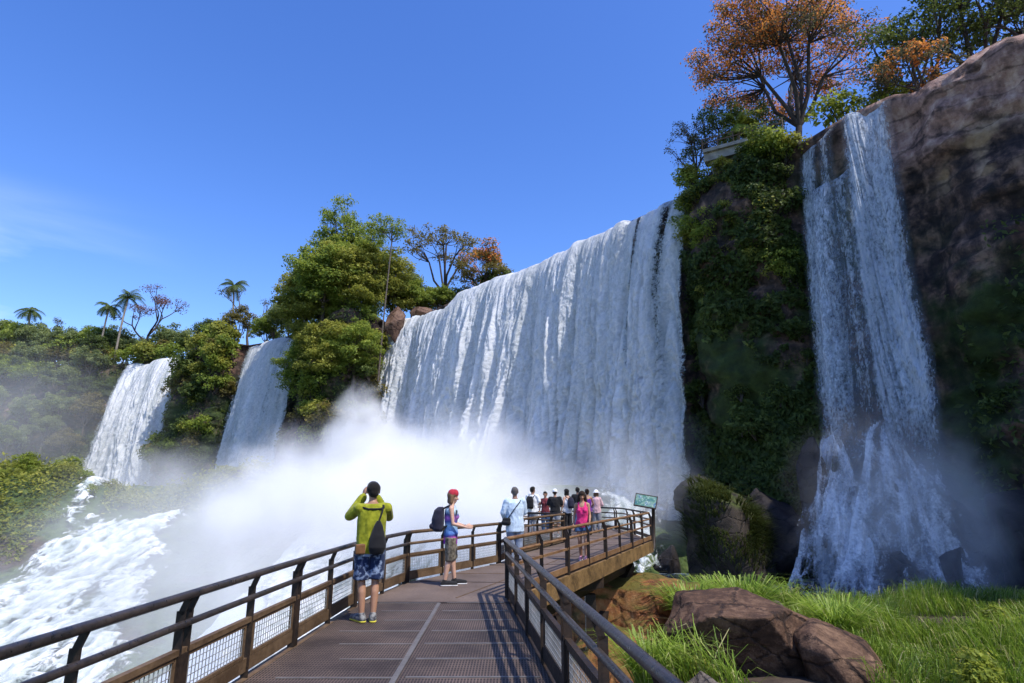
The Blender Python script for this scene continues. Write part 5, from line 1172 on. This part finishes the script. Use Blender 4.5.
for i in range(44):
    x = -57 + r5.normal() * 8.5; y = 66 + r5.normal() * 5; z = float(ground_h(x, y))
    if z < -3.5: continue
    k = int(r5.choice([0, 0, 1, 1, 2])); nm_ = ['lime green', 'yellow green', 'fresh green'][k]
    inst([SB, SY, SG][k], x, y, z - .6, r5.uniform(.55, 1.15), r5.uniform(0, 6), nm_ + ' low bush on the leafy mound at the left edge', 'bush', nm_ + ' bushes on the leafy mound')
for i in range(40):
    s = r5.uniform(cum[8] + .8, cum[11] - .5); q = .03 + r5.random() ** 1.2 * .85; x, y, z = on_slope(s, q); n = rim_n(np.array([s]))[0]
    inst(SD, x - n[0] * .1, y - n[1] * .1, z - .4, r5.uniform(.5, 1.05), r5.uniform(0, 6), 'dark green bush hanging on the shaded wall right of the main fall', 'bush', 'dark bushes on the shaded wall')
# lookout on the cliff top
lk = empty('lookout', (20.3, 47.6, 31.3), 0, 'small concrete lookout with brown rails on the cliff top behind the trees', 'lookout')
A_, B_ = np.array([-2.6, 1.8, .2]), np.array([3.2, -1.6, .2])
d_ = (B_ - A_) / np.linalg.norm(B_ - A_)
M['concrete'] = simple('weathered_concrete', (.26, .24, .20), .85, 0, .3, 1.5, .3, .02)
MB().beam(A_, B_, 1.6, .32).beam(A_ - (0, 0, .55), B_ - (0, 0, .55), 1.1, .8).build('slab', M['concrete'], lk)
for u_ in (.12, .5, .88): MB().box(A_ + (B_ - A_) * u_ - (0, 0, 2.2), (.5, .5, 2.8)).build('pier', M['concrete'], lk)
off = np.array([d_[1], -d_[0], 0]) * .75
for z_ in (1.15, .72): MB().beam(A_ + off + (0, 0, z_), B_ + off + (0, 0, z_), .07, .09).build('rail', M['frame_brown'], lk)
for k in range(6): q_ = A_ + (B_ - A_) * k / 5 + off; MB().box(q_ + (0, 0, .63), (.08, .08, 1.1)).build('post', M['frame_brown'], lk)

# plants clinging to the cliff: nobody could count them
r6 = np.random.default_rng(66)
nS = 150000
s = np.concatenate([r6.uniform(cum[2], cum[26], 90000), r6.uniform(cum[8], cum[11] + .5, 60000)]); fi = np.interp(s, ss, np.arange(len(ss))); ii = np.clip(fi.astype(int), 0, len(ss) - 2)
fu = r6.random((nS, 1))
CV = stack(X_cl, Y_cl, Z_cl)
jj = (r6.random(nS) * (nd - 2)).astype(int)
P0 = CV[ii, jj] * (1 - fu) + CV[ii + 1, jj] * fu; P0 += (CV[ii, jj + 1] - CV[ii, jj]) * r6.random((nS, 1))
nn = rim_n(s); N0 = np.c_[nn, np.full(nS, .25)]
mk = fbm(P0 * .16, 4, 77) + .25 * fbm(P0 * .6, 2, 78)
wall_ = (s > cum[8] + .5) & (s < cum[11] + .5)
ok = ((mk > .06) | (wall_ & (mk > -.06) & (fbm(P0 * .9, 2, 79) > -.25))) & (P0[:, 2] < 28.9)
fw = np.zeros(nS, bool)
for a_, b_ in ((cum[6] - 1.2, cum[8] + .6), (cum[11] + 1.5, cum[15] - .8), (cum[19] + .5, cum[20] - .4), (cum[23] + .4, cum[24] - .4)): fw |= (s > a_) & (s < b_)
ok &= ~fw
C0 = P0[ok] + N0[ok] * r6.uniform(.0, .55, (ok.sum(), 1))
ok &= ~((s < cum[6]) & (P0[:, 2] > 18 + 5 * fbm(P0 * .2, 2, 70)))
C0 = P0[ok] + N0[ok] * (r6.uniform(.0, .5, (ok.sum(), 1)) + 1.1 * np.maximum(0, fbm(P0[ok] * .45, 3, 71))[:, None])
Vv, Ff = leaf_quads(C0, N0[ok] + r6.normal(size=(ok.sum(), 3)) * .6 + (0, 0, .3), .36 * r6.uniform(.5, 1.6, ok.sum()), r6, .45)
o = mesh_np('cliff_plants', Vv, Ff, M['leaf_dark'], None, False, {'tint': ('FACE', np.clip(.42 + .22 * r6.normal(size=ok.sum()) + .5 * fbm(P0[ok] * .35, 3, 72), 0, 1))})
tag(o, 'ferns and moss clinging to the cliff faces', 'plants', kind='stuff')

# low greenery over the mound and islands at the left
n_ = 70000
x = r6.uniform(-78, -20, n_); y = r6.uniform(52, 96, n_)
z = ground_h(x, y) + .5 * fbm(stack(x * .35, y * .35, 0), 4, 21)
mo = 6.5 * np.exp(-(((x + 57) / 15) ** 2 + ((y - 67) / 9.0) ** 2) ** 1.6) / 6.5 + np.exp(-(((x + 37) / 6.) ** 2 + ((y - 80) / 5.) ** 2)) + np.exp(-(((x + 29) / 6.) ** 2 + ((y - 77) / 5.) ** 2))
cl = fbm(stack(x * .45, y * .45, 2), 3, 81)
ok = (mo > .12) & (seg_d(x, y, [(-37.5, 71, .8), (-39.0, 66, 2.6), (-38.5, 58, 5.8), (-35, 47, 7.5)]) > .6) & (seg_d(x, y, [(-47.5, 73, .5), (-47, 70, .8), (-45.6, 66, 1.2), (-43, 61, 2.2)]) > .4)
C0 = np.c_[x, y, z + .1 + np.maximum(0, cl + .2) * 2.4 * r6.random(n_)][ok]; cl = cl[ok]
Vv, Ff = leaf_quads(C0, r6.normal(size=C0.shape) * .5 + (0, -.2, 1.), .42, r6, .5)
o = mesh_np('ground_cover', Vv, Ff, M['leaf_yell'], None, False, {'tint': ('FACE', np.clip(.45 + .5 * cl + .18 * r6.normal(size=len(C0)), 0, 1))})
tag(o, 'low leafy greenery covering the mound and islands at the left', 'plants', kind='stuff')

# grass
def blades(C, h, w_, r, lean=.5, dirs=None):
    n = len(C); a = r.uniform(0, 6.283, n) if dirs is None else dirs
    d = np.c_[np.cos(a), np.sin(a), np.zeros(n)]; sd = np.c_[-np.sin(a + r.normal(size=n) * .5), np.cos(a), np.zeros(n)]
    h = h[:, None]; l = (lean * r.uniform(.4, 1.5, n))[:, None] * h; w_ = w_[:, None]
    p0 = C; p1 = C + np.array([0, 0, 1]) * h * .5 + d * l * .22; p2 = C + np.array([0, 0, 1]) * h * .86 + d * l * .62; p3 = C + np.array([0, 0, 1]) * h * (.98 - lean * .2) + d * l * 1.05
    V = np.stack([p0 - sd * w_, p0 + sd * w_, p1 - sd * w_ * .9, p1 + sd * w_ * .9, p2 - sd * w_ * .6, p2 + sd * w_ * .6, p3], 1).reshape(-1, 3)
    b = np.arange(n)[:, None] * 7
    q = np.concatenate([b + [0, 1, 3, 2], b + [2, 3, 5, 4]]); t_ = b + [4, 5, 6]
    return V, [q, t_], n
t = NT('grass_blades'); a = t.attr('tint'); n = t.noise(t.pos(), .5, 3)
cc = t.ramp(t.math('ADD', t.math('MULTIPLY', a, .75), t.math('MULTIPLY', n, .3)), [(.1, (.04, .07, .010)), (.40, (.17, .28, .03)), (.68, (.36, .48, .07)), (.92, (.62, .56, .27))])
M['grass'] = t.done(t.n('MixShader', {0: .4, 1: t.bsdf(Base_Color=cc, Roughness=.45, Specular_IOR_Level=.35), 2: t.n('BsdfTranslucent', {0: t.mix(.3, cc, (.3, .42, .05))})}))
def grass_patch(name, x0, x1, y0, y1, n, hm, label, seed, mask=None, lean=.55):
    r = np.random.default_rng(seed); x = r.uniform(x0, x1, n); y = r.uniform(y0, y1, n)
    m_ = fbm(stack(x * .5, y * .5, 0), 3, seed); z = ground_h(x, y) + .5 * fbm(stack(x * .35, y * .35, 0), 4, 21)
    ok = (z > -3.7) & (m_ > -.38)
    if mask is not None: ok &= mask(x, y)
    x, y, z, m_ = x[ok], y[ok], z[ok], m_[ok]
    h = hm * r.uniform(.45, 1.3, len(x)) * (1 + 1.1 * m_); w_ = r.uniform(.006, .016, len(x)) * (hm / .7)
    dirs = 3.2 * fbm(stack(x * .35, y * .35, 5), 2, seed + 1) + r.normal(size=len(x)) * .9 - 2.0
    V, F, k = blades(np.c_[x, y, z - .05], h, w_, r, lean, dirs)
    tint = np.clip(.36 + .34 * m_ + .20 * r.normal(size=k), 0, .85); tint[r.random(k) < .09] = 1.1
    o = mesh_np(name, V, F, M['grass'], None, False, {'tint': ('FACE', np.concatenate([tint, tint, tint]))})
    return tag(o, label, 'grass', kind='stuff')
rockfree = lambda x, y: (np.hypot((x - 5.4) / 2.2, (y - 15.3) / 1.6) > 1) & (np.hypot((x - 7.3) / 1.0, (y - 14.6) / 1.1) > 1) & (np.hypot((x - 3.75) / .65, (y - 13) / .7) > 1) & ((np.hypot((x - 4.2) / 2.5, (y - 20.4) / 2.9) > 1.0) & (np.hypot((x - 2.7) / 1.6, (y - 17) / 1.9) > 1))
grass_patch('grass', 7.2, 26, 10.5, 25.5, 70000, .66, 'tall bright grass on the bank at the lower right', 91, rockfree)
grass_patch('grass', 5.4, 9.5, 16.5, 22.5, 9000, .85, 'tall tufts of grass behind the large boulder', 92, lambda x, y: rockfree(x, y) & (fbm(stack(x * .8, y * .8, 0), 2, 7) > -.05), .8)
grass_patch('grass', 1.9, 4.6, 12.5, 19, 5200, .75, 'loose grass between the walkway and the large boulder', 93, lambda x, y: rockfree(x, y) & (x > 3.1 + .24 * (y - 13)), .9)
def tuft(c, n, h, seed, label, lean=.9):
    r = np.random.default_rng(seed); a = r.uniform(0, 6.28, n); d = r.random(n) ** .5 * .3
    C = np.c_[np.cos(a) * d, np.sin(a) * d, np.zeros(n)]
    V, F, k = blades(C, h * r.uniform(.55, 1.2, n), r.uniform(.010, .022, n), r, lean, a + r.normal(size=n) * .5)
    tint = np.clip(.5 + .2 * r.normal(size=k), 0, 1)
    o = mesh_np('grass_tuft', V, F, M['grass'], None, False, {'tint': ('FACE', np.concatenate([tint] * 3))}); o.location = c
    return tag(o, label, 'grass tuft')
tuft((6.9, 19.2, -2.2), 900, 1.35, 1, 'big arching grass tuft behind the middle of the large boulder'); tuft((8.7, 17.4, -2.3), 700, 1.15, 2, 'arching grass tuft behind the right end of the large boulder')
tuft((5.0, 17.9, -2.0), 600, 1.1, 3, 'grass tuft left of the large boulder below the platform corner'); tuft((3.0, 14.3, -2.5), 420, 1.15, 4, 'grass tuft beside the small grey rock'); tuft((6.6, 21.0, -2.1), 600, 1.0, 5, 'grass tuft right of the red brown ledge')
M['leaf_moss'] = leaf_mat('olive_moss', (.008, .014, .004), (.035, .055, .010), (.13, .14, .03), .25)  # olive moss, with the boulder's partial shade darkened into the colour
def hang_grass(c, size, rz, seed, n, h, label):
    V, F = rock_shape(19, 16, 5, .12, [(.2, -.2, 1, .8)]); r = np.random.default_rng(seed)
    Vw = (V * np.array(size)) @ np.array(Matrix.Rotation(rz, 3, 'Z')).T
    w_ = np.where(V[:, 2] > -.25, np.clip(V[:, 2] + .35, 0, 1) * (fbm(V * 2.4, 3, seed) > -.12), 0); i_ = r.choice(len(V), n, p=w_ / w_.sum())
    P_ = Vw[i_] * r.uniform(.985, 1.01, (n, 1)); a = np.arctan2(P_[:, 1], P_[:, 0]) + r.normal(size=n) * .45
    Vb, Fb, k = blades(P_, h * r.uniform(.5, 1.2, n), r.uniform(.016, .034, n), r, 1.5, a)
    tt_ = np.clip(.34 + .4 * fbm(P_ * .8, 2, 5) + .16 * r.normal(size=k), 0, .6)
    o = mesh_np('hanging_grass', Vb, Fb, M['leaf_moss'], None, False, {'tint': ('FACE', np.concatenate([tt_] * 3))}); o.location = c
    return tag(o, label, 'grass', kind='stuff')
hang_grass((14.3, 41.3, -2.2), (3.1, 2.9, 4.3), .3, 6, 5500, .6, 'shaggy green grass and moss over the mossy boulder')
r7 = np.random.default_rng(70)
for x, y, k in [(11.8, 13.2, 0), (13.4, 14.6, 1), (10.6, 12.4, 0), (9.9, 14.2, 1), (12.6, 17.0, 0), (3.9, 14.6, 1), (4.3, 16.3, 0), (15.2, 16.4, 1), (8.8, 12.6, 0), (9.0, 20.0, 1)]:
    inst([SB, SY][k], x, y, float(ground_h(x, y)) - .1, r7.uniform(.32, .5), r7.uniform(0, 6), ['lime green', 'yellow green'][k] + ' broad leaved weed in the grass bank', 'weed', ['lime green', 'yellow green'][k] + ' weeds in the grass')
# ------------------------------------------------------------------ mist
def mist_mat(name, dens, nscale, lo, hi, aniso=-.2, core=.35):
    t = NT(name); oc = t.coord('Object'); p = t.pos()
    r = t.n('VectorMath', {0: oc}, out=1, operation='LENGTH')
    r = t.math('ADD', r, t.math('MULTIPLY', t.math('SUBTRACT', t.noise(p, nscale * 1.6, 5, .6, .5), .45), 1.0))
    f = t.n('MapRange', {0: r, 1: .92, 2: core, 3: 0., 4: 1.}, interpolation_type='SMOOTHSTEP')
    n = t.ramp(t.noise(t.scale(p, (1, 1, .8)), nscale, 6, .62, .4), [(lo, 0.), (hi, 1.)])
    d = t.math('MULTIPLY', t.math('MULTIPLY', f, n), dens)
    v = t.n('VolumeScatter', {'Color': (1, 1, 1), 'Density': d, 'Anisotropy': aniso})
    return t.done(None, v)
ico = None
def mist(label, c, rad, m, seed, cat='mist', rot=0):
    import bmesh
    bm = bmesh.new(); bmesh.ops.create_icosphere(bm, subdivisions=4, radius=1)
    V = np.array([v.co for v in bm.verts]); F = np.array([[v.index for v in f.verts] for f in bm.faces]); bm.free()
    V = V * (1 + .10 * fbm(V * 1.6, 3, seed))[:, None]
    o = mesh_np('mist', V, F, m, None, True); o.location = c; o.scale = rad; o.rotation_euler = (0, 0, rot)
    return tag(o, label, cat, kind='stuff')
MM = mist_mat('dense_mist', .46, .075, .30, .60, core=.1)
MP = mist_mat('bright_plume', .9, .13, .30, .58, core=.2)
MT = mist_mat('thin_mist', .11, .085, .30, .66, core=.1)
MS = mist_mat('fine_spray', .24, .28, .32, .66, core=.1)
mist('dense white mist boiling up at the foot of the main fall', (-11.5, 62, .5), (27, 18, 11), MM, 1, rot=-.6)
mist('bright plume of spray at the left end of the main fall', (-20.0, 82, 7.5), (7, 7, 10), MP, 2)
mist('white spray drifting off the middle of the main fall', (-3, 68, 5), (12, 9, 9), MT, 12)
mist('pale drifting mist over the slope left of the walkway', (-25, 52, -3), (20, 20, 10.5), MT, 3)
mist('thin blue mist at the right foot of the main fall', (11, 53, 4), (9, 8, 6.5), MT, 4)
mist('fine bluish spray around the foot of the right fall', (21.5, 34, .0), (7.5, 6.5, 8.5), MS, 5, 'spray')
mist('haze of spray below the two far left falls', (-56, 101, 3), (24, 9, 9), MT, 6)
MH = mist_mat('hillside_haze', .02, .05, .25, .6, core=.2)
mist('faint blue haze over the wooded hillside at the far left', (-92, 100, 10), (46, 26, 24), MH, 7, 'haze')
mist('low white mist between the walkway and the rapids', (-15, 36, -7), (14, 15, 7.5), MT, 8)
mist('white mist hanging over the water behind the group of visitors', (0, 52, -1), (13, 13, 7.5), MM, 14)
mist('spray rising over the second rapids', (-24, 66, 0), (12, 11, 8), MM, 15)
mist('thin spray over the rocks right of the platform sign', (9.5, 48, .5), (8, 8, 5.5), MT, 16)
mist('veil of spray above the lower left rapids', (-36, 50, -6.5), (13, 18, 5), MT, 18)
mist('bright spray billowing in front of the left half of the main fall', (-14, 74, 3), (9, 9, 8), MP, 19)
